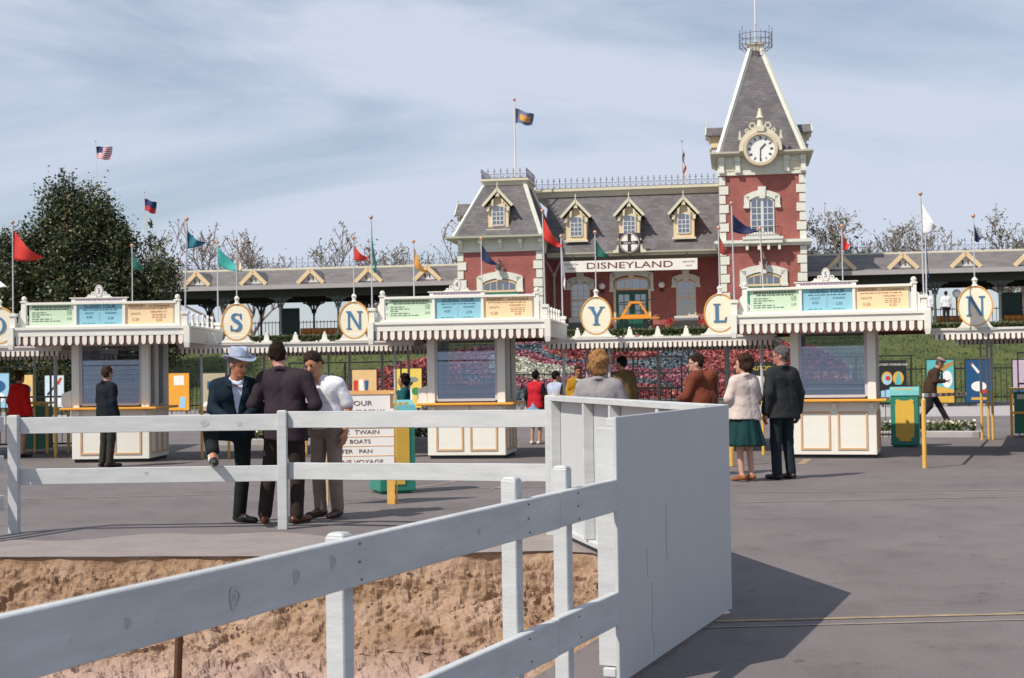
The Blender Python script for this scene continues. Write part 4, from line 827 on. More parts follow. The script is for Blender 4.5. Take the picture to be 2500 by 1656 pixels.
# ================================================================== CANOPIES WITH LETTERS
LB = mat('letter_blue', (.075, .20, .36), .45, .05, 5); OC = mat('oval_cream', (.84, .78, .60), .5, .03, 3); ORIM = mat('oval_orange_rim', (.70, .34, .07), .5, .05, 5)
def glyph(ch, mb, y0=-.012):
    e = [0]
    def q(*p): e[0] += 1; mb.prism(list(p), y0-.0004*e[0], .0)
    def bx(a, b, c, d): q((a, c), (b, c), (b, d), (a, d))
    s = .05
    if ch == 'N': bx(.04, .13, 0, 1); bx(.67, .76, 0, 1); q((.02, 1), (.62, 0), (.78, 0), (.20, 1)); bx(-.05, .22, 0, s); bx(-.07, .1, 1-s, 1); bx(.56, .86, 1-s, 1)
    elif ch == 'Y': q((.30, .0), (.48, 0), (.48, .48), (.30, .48)); q((.0, 1), (.30, .46), (.48, .46), (.22, 1)); q((.68, 1), (.36, .46), (.48, .46), (.78, 1)); bx(-.06, .28, 1-s, 1); bx(.58, .86, 1-s, 1); bx(.20, .58, 0, s)
    elif ch == 'L': bx(.08, .26, 0, 1); bx(.0, .66, 0, .09); q((.56, .09), (.66, .09), (.70, .28), (.64, .28)); bx(-.02, .36, 1-s, 1)
    elif ch == 'D':
        bx(.06, .24, 0, 1); bx(-.02, .3, 0, s); bx(-.02, .3, 1-s, 1); n = 14
        for i in range(n):
            t, t2 = -math.pi/2+math.pi*i/n, -math.pi/2+math.pi*(i+1)/n
            f = lambda t, k: (.24+(.50 if k else .33)*math.cos(t), .5+(.5 if k else .44)*math.sin(t)); q(f(t, 0), f(t, 1), f(t2, 1), f(t2, 0))
    elif ch == 'S':
        c = [(.60, .80), (.55, .91), (.42, .965), (.28, .95), (.17, .88), (.14, .76), (.20, .65), (.34, .57), (.48, .48), (.58, .37), (.58, .22), (.50, .09), (.36, .035), (.20, .05), (.09, .12), (.06, .24)]
        w = [.03, .04, .045, .06, .085, .10, .11, .12, .12, .11, .10, .085, .06, .045, .04, .03]; P = [Vector(p) for p in c]; l = []
        for i in range(len(P)):
            d = (P[min(i+1, len(P)-1)]-P[max(i-1, 0)]).normalized(); nn = Vector((-d.y, d.x))*w[i]*.85; l.append((P[i]+nn, P[i]-nn))
        for i in range(len(P)-1): q(tuple(l[i][1]), tuple(l[i+1][1]), tuple(l[i+1][0]), tuple(l[i][0]))
        bx(.585, .64, .68, .98); bx(.03, .085, .02, .32)
    return mb
def letter_sign(ch, p, rz, label):
    T = thing('letter_sign', label, 'letter sign', p, rz, 'letter signs along the turnstile canopies')
    hz, hx = .335, .275; cz = .37; n = 40; E_ = lambda k: [(k*hx*math.cos(2*math.pi*i/n), cz+k*hz*math.sin(2*math.pi*i/n)) for i in range(n)]
    mb = MB()
    for i in range(n):
        a, b_ = E_(1.0), E_(.93); j = (i+1) % n; mb.prism([b_[i], a[i], a[j], b_[j]], -.04, .04)
    obj('rim', mb, ORIM, T); mb = MB(); mb.prism(E_(.94), -.028, .028); obj('oval', mb, OC, T)
    g = glyph(ch, MB()); h = .315; x0 = .38*h if ch != 'L' else .33*h
    g.v = [(x*h-x0, y-.030, cz+(z-.5)*h) for x, y, z in g.v]; obj('letter', g, LB, T)
    mb = MB(); mb.prism([(-.30, 0), (.30, 0), (.24, .05), (.20, .12), (-.20, .12), (-.24, .05)], -.035, .035); mb.box(-.33, .33, -.05, .05, -.02, .02)
    obj('base', mb, WARM, T); mb = MB(); mb.lathe([(.06, 0), (.03, .03), (.035, .07), (.05, .10), (.02, .14)], (0, 0, cz+hz-.01), 8); obj('finial', mb, WARM, T)
    return T
def canopy(c, th, half, depth, z, posts, label):
    "c: plan point of the front edge centre; th: heading"
    K = thing('turnstile_canopy', label, 'canopy', (*c, 0), th, 'canopies between the booths')
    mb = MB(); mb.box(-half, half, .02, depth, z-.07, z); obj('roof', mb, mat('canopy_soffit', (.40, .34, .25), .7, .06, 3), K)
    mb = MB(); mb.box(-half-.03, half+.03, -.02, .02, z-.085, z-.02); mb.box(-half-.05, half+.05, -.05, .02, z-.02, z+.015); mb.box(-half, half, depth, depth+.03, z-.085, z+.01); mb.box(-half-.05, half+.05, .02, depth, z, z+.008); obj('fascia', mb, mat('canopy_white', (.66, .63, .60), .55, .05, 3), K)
    for y in (-.012, depth+.012):
        mb = MB(); mb.box(-half, half, y, y+.012, z-.165, z-.085); obj('valance_backing', mb, BROWN, K); scallops(K, (-half, y-.004, 0), (half, y-.004, 0), z-.08, TONGUE2, .085)
    for x in (-half*.72, -half*.25, half*.25, half*.72, half*.0): 
        q = MB(); q.box(x-.085, x+.085, -.04, .04, z+.015, z+.045); q.frust((x-.05, x+.05, -.03, .03), z+.045, (x-.03, x+.03, -.02, .02), z+.15); q.ball((x, 0, z+.165), .025, 6); obj('finial', q, WARM, K)
    nn = int(half*2/.42)
    for i in range(nn): link('baluster', BAL, K, (-half+(i+.5)*2*half/nn, depth-.05, z+.01), (0, 0, 0)).scale = (.8, .8, .6)
    for x, y in posts:
        q = MB(); q.tube([(x, y, 0), (x, y, .98)], .026, 8, 0); q.tube([(x, y, .98), (x, y, z-.07)], .026, 8, 1); obj('post', q, [YEL, PGREY], K)
    return K
CZ = 2.05
A0, B0, C0, D0 = (-3.85, 25.30), (2.52, 24.55), (8.9, 22.45), (-10.2, 25.35)
canopy(A0, R_(-4.7), 2.10, 4.6, CZ, [(-1.78, .2), (-1.30, .25), (-1.2, 2.4), (-.55, 4.2), (-.35, 4.4), (.1, .3), (.45, 2.6), (.8, 4.3), (1.75, .2), (1.9, 4.4), (1.65, 2.4)], 'white scalloped canopy between booths 3 and 4')
canopy(B0, R_(-12.6), 1.95, 4.6, CZ-.01, [(-1.7, .2), (-1.65, 2.4), (-1.5, 4.3), (-.9, .3), (-.5, 4.2), (.1, 4.4), (.9, 4.3), (1.0, 2.2), (1.75, .2)], 'white scalloped canopy between booths 4 and 5, behind the shoppers')
canopy(C0, R_(-20.5), 2.15, 6.0, CZ+.02, [(-1.66, 5.6), (-1.53, 5.5), (-1.46, 5.8), (1.5, 5.6)], 'white scalloped canopy right of booth 5')
canopy(D0, R_(3), 2.10, 4.6, CZ, [(-.2, .2), (.45, 1.4), (.95, .2), (.85, 2.9), (1.35, 2.6), (1.75, 3.8), (1.7, 1.2)], 'white scalloped canopy left of booth 3')
def on_canopy(c, th, x, z=CZ+.015): return (c[0]+x*math.cos(th), c[1]+x*math.sin(th), z)
LET = []
for ch, c, th, x, lb in (('S', A0, R_(-4.7), -1.06, 'round-edged oval sign with a blue letter S on the canopy'), ('N', A0, R_(-4.7), 1.06, 'oval sign with a blue letter N between booths 3 and 4'),
                         ('Y', B0, R_(-12.6), -1.07, 'oval sign with a blue letter Y on the canopy'), ('L', B0, R_(-12.6), 1.07, 'oval sign with a blue letter L left of booth 5'),
                         ('N', C0, R_(-20.5), -1.50, 'oval sign with a blue letter N right of booth 5'), ('D', D0, R_(3), 1.05, 'oval sign with a blue letter cut by the left picture edge')):
    p = on_canopy(c, th, x); letter_sign(ch, p, th, lb); LET.append(Vector(p))
# ================================================================== FLAGS
FM = {}
def fmat(n, c): 
    if n not in FM: FM[n] = mat('flag_'+n, c, .7, .12, 3)
    return FM[n]
FC = dict(red=(.55, .035, .025), dred=(.30, .04, .03), teal=(.03, .30, .27), green=(.01, .11, .08), navy=(.012, .02, .07), blue=(.015, .06, .20), gold=(.62, .28, .05), cream=(.75, .55, .36), white=(.72, .70, .74), bteal=(.01, .13, .19))
GRP = 'pennant poles on the booths and canopies'
def pennant(base, top, col, z1, z0, tip, label, lean=0, r=.0135, wave=.05, name='flag_pole'):
    "base point, pole top height; pennant hangs from heights z1..z0 with its tip at (dx,dy,dz) from z1"
    base = Vector(base); F = thing(name, label, 'flag', base, 0, GRP); h = top-base.z
    mb = MB(); mb.tube([(0, 0, 0), (lean, 0, h)], [r, r*.75], 8); obj('pole', mb, PGREY, F); mb = MB(); mb.ball((lean, 0, h+.03), .034, 8); obj('finial', mb, GILT, F, smooth=True)
    n, k = 12, 7; vs = []; fs = []; tp = Vector((tip[0], tip[1], z1-base.z+tip[2])); ph = random.random()*6
    for i in range(n+1):
        t = i/n
        for j in range(k+1):
            s = j/k; zz = (z1-base.z)*(1-s)+(z0-base.z)*s; at_ = Vector((lean*zz/h+r, 0, zz)); p = at_.lerp(tp, t)
            p.y += wave*math.sin(t*6+ph+s*1.5)*(.3+t) ; p.x += wave*.5*math.sin(t*5+s*3+ph)*t; p.z -= .04*math.sin(math.pi*t)
            vs.append(p)
    for i in range(n):
        for j in range(k): a = i*(k+1)+j; fs.append((a, a+1, a+k+2, a+k+1))
    mb = MB(); mb.add(vs, fs); o = obj('pennant', mb, fmat(col, FC[col]), F, smooth=True); sol = o.modifiers.new('thick', 'SOLIDIFY'); sol.thickness = .004
    return F
pd_ = [(3, -1.50, -.52, 2.57, 4.12, 'red', 4.02, 3.50, (.50, -.05, -.48), 'red pennant on the pole at the front left corner of booth 3', 0),
       (3, 1.45, -.52, 2.57, 4.13, 'bteal', 3.95, 3.66, (.33, .05, -.18), 'dark blue-green pennant on the pole at the front right corner of booth 3', .04),
       (3, 1.47, 1.88, 2.46, 3.95, 'teal', 3.90, 3.55, (.52, -.1, -.48), 'teal pennant with a long tail, back right corner of booth 3', 0),
       (4, -1.50, -.52, 2.57, 4.10, 'teal', 4.04, 3.55, (.06, .08, -.85), 'limp teal pennant at the front left corner of booth 4', 0),
       (4, 1.45, -.52, 2.57, 4.12, 'red', 4.04, 3.66, (.30, -.05, -.50), 'bright red pennant at the front right corner of booth 4', -.02),
       (4, -1.30, 1.88, 2.46, 3.90, 'gold', 3.80, 3.47, (.24, .05, -.45), 'golden orange pennant rising behind the sign of booth 4', 0),
       (4, 1.47, 1.88, 2.46, 3.92, 'white', 3.82, 3.25, (.06, .02, -.85), 'limp white flag at the back right corner of booth 4', -.01),
       (5, -1.50, -.52, 2.57, 4.13, 'navy', 3.98, 3.70, (.42, .05, -.28), 'dark navy pennant at the front left corner of booth 5', -.02),
       (5, 1.45, -.52, 2.57, 4.14, 'white', 4.05, 3.52, (.13, -.3, -.42), 'translucent white pennant on the tall pole at booth 5, right', -.02),
       (5, -1.30, 1.88, 2.46, 3.94, 'dred', 3.86, 3.40, (.03, .1, -.62), 'limp brownish red pennant behind the sign of booth 5', -.06),
       (5, 1.47, 1.88, 2.46, 3.80, 'blue', 3.76, 3.40, (.10, .2, -.75), 'limp blue pennant just behind the white one at booth 5', 0)]
for n, x, y, zb, zt, c, z1, z0, tip, lb, ln in pd_: pennant(BP(n, x, y, zb+.02), zt, c, z1, z0, tip, lb, ln)
ov = [(LET[0], 'cream', (.10, 0, -.40), .35, 'cream pennant on the pole above the letter S'), (LET[1], 'red', (.26, 0, -.22), .26, 'red pennant above the letter N between booths 3 and 4'),
      (LET[2], 'green', (.26, 0, -.30), .28, 'dark green pennant above the letter Y'), (LET[3], 'dred', (.18, 0, -.30), .30, 'dark red pennant above the letter L'), (LET[4], 'navy', (.12, 0, -.24), .27, 'small navy pennant above the letter N right of booth 5')]
for p, c, tip, dz, lb in ov: pennant((p.x, p.y, p.z+.83), p.z+1.80, c, p.z+1.70, p.z+1.70-dz, tip, lb, 0, .011, .03)
for n, x, c, dz, tip, lb in ((3, .10, 'green', .30, (.22, 0, -.30), 'dark green pennant behind the sign of booth 3'), (4, .12, 'navy', .28, (.30, 0, -.36), 'navy pennant with a thin tail behind the sign of booth 4'), (5, .12, 'red', .30, (.13, 0, -.22), 'small red pennant behind the sign of booth 5')):
    pennant(BP(n, x, 1.05, 2.344), 3.84, c, 3.76, 3.76-dz, tip, lb, 0, .011, .03)
pennant((-9.62, 25.9, 2.07), 3.6, 'white', 3.50, 3.22, (.5, -.1, -.35), 'grey white pennant cut by the left picture edge')
# far flags
STRP = fmat('stripe_red', (.45, .03, .04)); SWHT = fmat('stripe_white', (.75, .72, .72)); CANT = fmat('canton', (.02, .03, .12))
def big_flag(base, top, zf, w, h, kind, label, limp=False, r=.05, sgn=1):
    base = Vector(base); F = thing('flag_pole', label, 'flag', base, 0); hh = top-base.z; mb = MB(); mb.tube([(0,0,0), (0,0,hh)], [r, r*.6], 8); obj('pole', mb, W if kind != 'us_limp' else PGREY, F); mb = MB(); mb.ball((0, 0, hh+.04), r*1.6, 8); obj('finial', mb, GILT, F, smooth=True)
    n, k = 16, 13; mb = MB(); vs = []; fs = []; ms = []
    for i in range(n+1):
        for j in range(k+1):
            t, s = i/n, j/k
            if limp: p = Vector((r+.16*t*w + .05*math.sin(s*9+t*5), .08*math.sin(t*9+s*3), zf-base.z - s*h*.75 - t*w*.85))
            else: p = Vector((r+t*w*(1-.1*s), .10*w*math.sin(t*7+s*2), zf-base.z-s*h*(1-.25*t if kind == 'plain' else 1) - .22*w*t*(1.6 if kind != 'us' else .25) + .04*w*math.sin(t*8)))
            vs.append(p)
    for i in range(n):
        for j in range(k):
            a = i*(k+1)+j; mi = (0 if j % 2 == 0 else 1)
            if i < n*.42 and j < 7: mi = 2
            if kind == 'plain': mi = 2 if not (3 < i < 13 and 3 < j < 10) else 3
            if kind == 'dark': mi = 2 if j < 7 else 0
            mb.add([vs[a], vs[a+1], vs[a+k+2], vs[a+k+1]], [(0,1,2,3)], mi)
    o = obj('flag', mb, [STRP, SWHT, CANT if kind != 'plain' else fmat('slate_blue', (.10, .13, .22)), fmat('gold', FC['gold'])], F, smooth=True)
big_flag((-32.1, 110, 0), 19.9, 19.5, 1.25, .95, 'us', 'distant striped national flag above the big dark tree', False, .035)
big_flag((-24.5, 95, 0), 13.9, 13.5, .8, .8, 'dark', 'distant dark and red flag right of the big tree', False, .03)
big_flag(SP(-8.0, 2.4, 11.1), 15.25, 14.85, .95, .75, 'plain', 'slate blue flag with gold emblem on the left pavilion roof')
big_flag(SP(.25, 6, 10.9), 13.4, 13.05, .9, 1.3, 'us_limp', 'striped flag hanging limp on the main roof ridge', True, .035)
# ================================================================== FLOWER BED ON THE BANK
SOIL = mat('bed_soil', (.10, .06, .045), .95, .3, 6)
bedl = [(-13.4, -11.6), (-12.2, -8.9), (-9.6, -6.6), (-6, -5.0), (-1.5, -4.4), (3, -5.0), (6.2, -6.8), (7.4, -9.4), (7.2, -12.4), (2, -12.9), (-7, -12.9), (-12.8, -12.7)]
def inbed(u, d):
    c = False; n = len(bedl)
    for i in range(n):
        (x1, y1), (x2, y2) = bedl[i], bedl[i-1]
        if (y1 > d) != (y2 > d) and u < (x2-x1)*(d-y1)/(y2-y1)+x1: c = not c
    return c
fb = thing('flower_bed', 'large bed of pink, red and white flowers planted on the bank', 'flower bed', SO, SA)
mb = MB(); n = len(bedl); mb.add([(u, d, bank_z(d)+.10) for u, d in bedl], [tuple(range(n))]); 
for i in range(n): a_, b_ = bedl[i], bedl[(i+1) % n]; mb.bar((*a_, bank_z(a_[1])+.10), (*b_, bank_z(b_[1])+.10), .16, .26, 1)
obj('soil', mb, [SOIL, mat('bed_kerb', (.16, .17, .17), .8, .1, 3)], fb)
zones = {'pink': [], 'red': [], 'white': [], 'slate': [], 'wine': []}
rg = random.Random(11)
for i in range(60000):
    u, d = rg.uniform(-13.4, 7.4), rg.uniform(-12.9, -4.4)
    if not inbed(u, d): continue
    v = math.sin((u+4)*.75+.35*d)+.8*math.sin(d*1.15+u*.22+1.0); w = mnoise.noise(Vector((u*.35, d*.5, 3)))*1.2
    q = v+w*.9
    if u > 1.2 or u < -8.6: z = 'red' if q > -1.0 else 'wine'
    elif q > 1.05: z = 'white'
    elif q > .05: z = 'pink'
    elif q > -.62: z = 'slate'
    elif q > -1.3: z = 'red'
    else: z = 'wine'
    if rg.random() < .03: z = 'wine'
    zones[z].append((u, d, bank_z(d)+.15+rg.uniform(0, .12)))
for z, c1, c2, nm in (('pink', (.24, .07, .10), (.38, .15, .19), 'pink_blossoms'), ('red', (.25, .05, .05), (.40, .12, .11), 'red_blossoms'), ('white', (.36, .37, .30), (.60, .60, .50), 'white_blossoms'), ('slate', (.06, .085, .11), (.13, .17, .20), 'slate_foliage'), ('wine', (.12, .02, .025), (.22, .05, .05), 'wine_foliage')):
    if zones[z]: o = leaves(nm, np.array(zones[z]), .15, leafmat(nm, c1, c2), fb, .8); o['kind'] = 'stuff'
# ================================================================== POSTERS ON THE FENCE
def poster(u0, u1, z0, z1, bgc, art, label, words=None, wc=None, dep=-14.6):
    uc, hw, h = (u0+u1)/2, (u1-u0)/2, z1-z0
    p = thing('poster', label, 'poster', SP(uc, dep, z0), SA, 'attraction posters along the fence')
    mb = MB(); mb.box(-hw-.04, hw+.04, 0, .05, -.04, h+.04); mb.box(-hw*.8, -hw*.7, .01, .05, -z0, -.04); mb.box(hw*.7, hw*.8, .01, .05, -z0, -.04); obj('frame', mb, IRON, p)
    mb = MB(); mb.box(-hw, hw, -.008, 0, 0, h); obj('sheet', mb, mat('poster_'+str(bgc), bgc, .5, .10, 5), p)
    for i, (c, poly) in enumerate(art):
        m_ = mat('poster_'+str(c), c, .5, .10, 5)
        mb = MB(); mb.prism([(x*hw, z*h) for x, z in poly], -.010-.001*i, -.008); obj('printed_shape', mb, m_, p)
    if words:
        for wd, z, s_, sx_ in words: text('lettering', wd, s_, mat('poster_'+str(wc), wc, .5, .05, 5), p, (0, -.025, z*h), sx=sx_)
BLK, RED_, BLU, WHT, GRN, OCH, SKYB, TEA = (.012, .016, .016), (.50, .05, .02), (.02, .10, .25), (.75, .75, .72), (.04, .22, .06), (.62, .36, .06), (.30, .52, .66), (.10, .42, .42)
E_ = lambda cx, cz, rx, rz, n=14: [(cx+rx*math.cos(2*math.pi*i/n), cz+rz*math.sin(2*math.pi*i/n)) for i in range(n)]
poster(-27.2, -26.27, .35, 1.74, SKYB, [(BLU, E_(0, .62, .7, .18)), (WHT, E_(0, .3, .6, .14))], 'blue and white poster at the left picture edge behind the red jacket')
poster(-25.85, -25.24, .35, 1.66, (.70, .48, .16), [(BLU, E_(0, .55, .8, .16)), (WHT, [(-.9, .2), (.9, .2), (.9, .3), (-.9, .3)])], 'ochre poster with a dark blue disc beside the red jacket')
poster(-24.71, -23.9, .35, 1.62, (.55, .66, .72), [(WHT, E_(0, .2, .8, .14)), (BLK, [(-.8, .42), (-.7, .36), (.7, .84), (.6, .88)]), (RED_, [(.2, .74), (.5, .70), (.85, .92), (.6, .94)])], 'pale blue poster with a red and dark diagonal left of booth 3')
poster(-19.45, -18.60, .17, 1.64, (.75, .33, .03), [(WHT, [(-.5, .68), (.5, .68), (.5, .94), (-.5, .94)]), (SKYB, [(.0, .08), (.6, .05), (.7, .36), (.1, .36)])], 'bright orange poster right of booth 3')
poster(-18.11, -17.10, .14, 1.62, (.42, .36, .24), [(RED_, E_(.35, .55, .3, .10)), (RED_, E_(.45, .38, .25, .07)), (BLU, [(-.5, .58), (-.2, .56), (-.15, .78), (-.45, .8)]), (WHT, [(-.9, .12), (.9, .10), (.8, .24), (-.7, .24)])], 'tan poster with red shapes behind the man in the hat')
poster(-11.92, -10.95, .2, 1.67, (.66, .44, .20), [(RED_, [(-.85, .05), (-.1, .05), (-.2, .3), (-.55, .5), (-.5, .72), (-.9, .72)]), (WHT, [(-.05, .05), (.3, .05), (-.05, .4), (-.1, .75), (-.45, .75), (-.42, .48), (-.12, .28)]), (BLU, [(.35, .05), (.75, .05), (.6, .26), (.3, .46), (.36, .72), (0, .72), (.05, .42), (.3, .2)])], 'tan poster with red, white and blue bands above the sandwich board')
poster(-10.16, -9.16, .18, 1.69, (.72, .52, .10), [(BLK, E_(-.15, .66, .5, .12)), ((.20, .24, .20), E_(.35, .72, .4, .07)), (GRN, E_(.55, .42, .35, .10)), (GRN, [(-.95, .1), (-.2, .1), (-.5, .5), (-.95, .45)]), (WHT, [(-.2, .2), (.3, .2), (.2, .5), (-.1, .5)])], 'yellow poster with green and black shapes left of booth 4')
poster(3.35, 4.35, .2, 1.72, BLK, [(WHT, [(-.95, .3), (.9, .3), (.9, .62), (-.95, .70)]), (RED_, [(0, .18), (.9, .18), (.9, .42), (.3, .44)]), (OCH, E_(.4, .5, .35, .05))], 'black poster with yellow title behind the man in the grey suit', [('AUTOPIA', .86, .22, .95)], (.75, .55, .05))
poster(8.06, 8.99, .15, 1.70, BLK, [(OCH, E_(-.42, .60, .42, .16)), (OCH, E_(.45, .60, .42, .16)), (SKYB, E_(-.42, .57, .34, .13)), (TEA, [(.2, .45), (.7, .45), (.55, .74), (.4, .74)]), (RED_, E_(-.35, .60, .2, .06)), (SKYB, [(-.9, .08), (.9, .08), (.9, .3), (.2, .36), (-.9, .3)]), (GRN, [(-.9, .03), (.9, .03), (.9, .10), (-.9, .10)])], 'black poster with two oval vignettes right of booth 5', [("NATURE'S WONDERLAND", .92, .115, .78)], (.7, .68, .6))
poster(9.75, 10.70, .16, 1.72, TEA, [(OCH, [(-1, .0), (1, .0), (1, .3), (-1, .45)]), ((.38, .22, .06), [(-.95, .0), (-.55, .0), (-.5, .6), (1, .9), (1, .97), (-.9, .75)]), (WHT, E_(.5, .55, .4, .2)), (BLK, E_(.1, .6, .1, .12)), ((.6, .38, .05), [(-.8, .03), (.9, .03), (.9, .12), (-.8, .12)])], 'teal and tan poster with a brown tree limb behind the walking man')
poster(11.12, 12.02, .16, 1.70, (.01, .07, .17), [(WHT, [(-.65, .92), (-.5, .94), (.1, .72), (-.05, .68)]), (WHT, E_(0, .38, .6, .12)), (RED_, E_(.45, .26, .3, .05)), (RED_, [(-.65, .92), (-.5, .94), (-.45, .9), (-.6, .88)]), (OCH, [(-.6, .06), (.8, .06), (.8, .12), (-.6, .12)])], 'dark blue poster with a white rocket shape')
poster(12.77, 13.7, .12, 1.68, (.48, .38, .46), [(BLU, [(-1, .1), (1, .1), (1, .3), (.2, .34), (.1, .46), (0, .34), (-1, .3)])], 'lilac poster with a dark skyline at the right picture edge')
fe = thing('iron_fence', 'dark iron picket fence along the foot of the bank', 'fence', SP(0, -14.3), SA); mb = MB()
for i in range(330): x = -36+i*.2; mb.bar((x, 0, .14), (x, 0, 1.55), .022, .022)
o = obj('pickets', mb, IRON, fe); o['kind'] = 'stuff'
mb = MB(); mb.bar((-36, 0, 1.40), (30, 0, 1.40), .04, .05); mb.bar((-36, 0, .35), (30, 0, .35), .04, .05); obj('rails', mb, IRON, fe)
mb = MB()
for i in range(23): mb.box(-36+i*3-.04, -36+i*3+.04, .0, .08, .14, 1.7)
obj('posts', mb, IRON, fe)
# iron gates beyond the turnstiles
def gate(p, rz, w, h, label):
    g = thing('iron_gate', label, 'gate', p, rz); mb = MB()
    for i in range(int(w/.12)+1): x = -w/2+i*.12; mb.bar((x, 0, .06), (x, 0, h*.62), .014, .014)
    o = obj('pickets', mb, IRON, g); o['kind'] = 'stuff'
    mb = MB(); mb.box(-w/2-.03, -w/2, -.02, .02, 0, h); mb.box(w/2, w/2+.03, -.02, .02, 0, h); mb.box(-w/2, w/2, -.015, .015, h-.03, h); mb.box(-w/2, w/2, -.015, .015, h*.62-.02, h*.62+.02); mb.box(-w/2, w/2, -.015, .015, .05, .09); mb.box(-.02, .02, -.018, .018, .1, h-.03); obj('frame', mb, IRON, g)
gate((2.55, 30.0, 0), R_(-12), 2.0, 1.78, 'tall dark iron gate behind the woman in the grey coat'); gate((11.7, 29.6, 0), R_(-20), 2.2, 1.75, 'tall dark iron gate at the right edge'); gate((-3.6, 30.6, 0), R_(-5), 2.4, 1.75, 'tall dark iron gate behind the three talking men'); gate((-10.0, 30.8, 0), R_(2), 2.4, 1.75, 'tall dark iron gate behind the red jacket'); gate((7.2, 29.8, 0), R_(-18), 2.2, 1.72, 'tall dark iron gate behind booth 5')
# ================================================================== STREET FURNITURE
def bin_(p, rz, label, h=1.08, w=.50):
    b_ = thing('litter_bin', label, 'litter bin', p, rz, 'green and yellow bins'); mb = MB(); mb.box(-w/2, w/2, -.22, .22, .03, h*.86); mb.box(-w/2+.03, w/2-.03, -.19, .19, 0, .03); bevel(obj('body', mb, GREEN, b_), .012)
    mb = MB(); mb.prism([(-.235, h*.86), (.235, h*.86), (.20, h*.93), (.13, h), (-.05, h), (-.2, h*.95)], -w/2-.01, w/2+.01); mb.xf(Matrix.Rotation(R_(90), 4, 'Z')); obj('hood', mb, TEAL, b_)
    for rot, ww in ((0, w*.66), (90, .30)):
        z0, z1 = h*.10, h*.80; x = ww/2; mb = MB(); mb.prism([(-x, z0+.08), (-x+.06, z0+.05), (-x+.06, z0), (x-.06, z0), (x-.06, z0+.05), (x, z0+.08), (x, z1-.10), (x-.02, z1-.07), (x, z1-.03), (x-.05, z1), (x-.10, z1-.03), (-x+.10, z1-.03), (-x+.05, z1), (-x, z1-.03), (-x+.02, z1-.07), (-x, z1-.10)], -.228 if rot == 0 else -w/2-.008, -.218 if rot == 0 else -w/2+.002)
        if rot: mb.xf(Matrix.Rotation(R_(rot), 4, 'Z'))
        obj('yellow_panel', mb, GYEL, b_)
    mb = MB(); dashes(mb, -w*.36, w*.36, h*.955, .05, 3, -.195, .06); tag(obj('lettering', mb, GYEL, b_), kind='stuff')
bin_((7.24, 26.3, 0), R_(-17), 'green litter bin with a yellow panel right of booth 5', 1.10, .50); bin_((-1.50, 17.60, 0), R_(22), 'green litter bin behind the sandwich board', 1.14, .46)
# queue post with striped bar
q = thing('queue_post', 'yellow post holding a red and white striped bar beside the green bin', 'post', (5.94, 20.6, 0)); mb = MB(); mb.tube([(0, 0, 0), (0, 0, .98)], .032, 12); mb.tube([(0, 0, .98), (0, 0, 1.01)], [.032, .015], 12); obj('post', mb, YEL, q)
sb = thing('striped_bar', 'red and white striped barrier bar between the yellow post and canopy posts', 'barrier bar', (5.94, 20.6, 1.05)); n = 15; v = Vector((3.2, 8.1, -.14))
for i in range(n): mb = MB(); mb.bar(v*(i/n), v*((i+1)/n), .03, .055); obj('stripe', mb, W if i % 2 == 0 else mat('stripe_dull_red', (.30, .10, .08), .6), sb)
mb = MB(); mb.tube([(0, 0, -.05), (0, 0, .0)], .012, 8); obj('stem', mb, PGREY, sb)
for p, lb in (((2.62, 20.9, 0), 'yellow queue post between the woman and the man in grey suit'), ((3.30, 21.6, 0), 'yellow queue post just left of the man in grey suit')):
    q = thing('queue_post', lb, 'post', p); mb = MB(); mb.tube([(0, 0, 0), (0, 0, .95)], .045, 12); obj('post', mb, YEL, q); mb = MB(); mb.tube([(0, 0, .93), (0, 0, .99)], [.055, .02], 10); obj('cap', mb, YEL, q)
def turnstile(p, rz, label):
    q = thing('turnstile_cabinet', label, 'turnstile', p, rz, 'turnstile cabinets'); mb = MB(); mb.box(-.22, .22, -.3, .3, .08, .92); obj('cabinet', mb, mat('cabinet_green', (.045, .19, .14), .5, .08, 5), q)
    mb = MB()
    for x in (-.30, .25):
        for y in (-.36, .31): mb.box(x, x+.05, y, y+.05, 0, .97)
    mb.box(-.30, .30, -.36, .36, .97, 1.01); mb.box(-.25, .25, -.35, -.32, .48, .53); obj('frame', mb, YEL, q)
    mb = MB(); mb.box(-.16, .0, -.305, -.30, .78, .88); obj('notice', mb, W, q)
turnstile((10.55, 29.3, 0), R_(-20), 'green turnstile cabinet in a yellow frame at the right edge'); turnstile((-9.55, 28.6, 0), R_(3), 'green turnstile cabinet in a yellow frame left of booth 3'); turnstile((-8.6, 28.7, 0), R_(3), 'green turnstile cabinet nearest booth 3 on its left'); turnstile((4.4, 27.6, 0), R_(-12), 'green turnstile cabinet behind the woman in the cream cardigan'); turnstile((1.0, 28.4, 0), R_(-12), 'green turnstile cabinet behind the children'); 
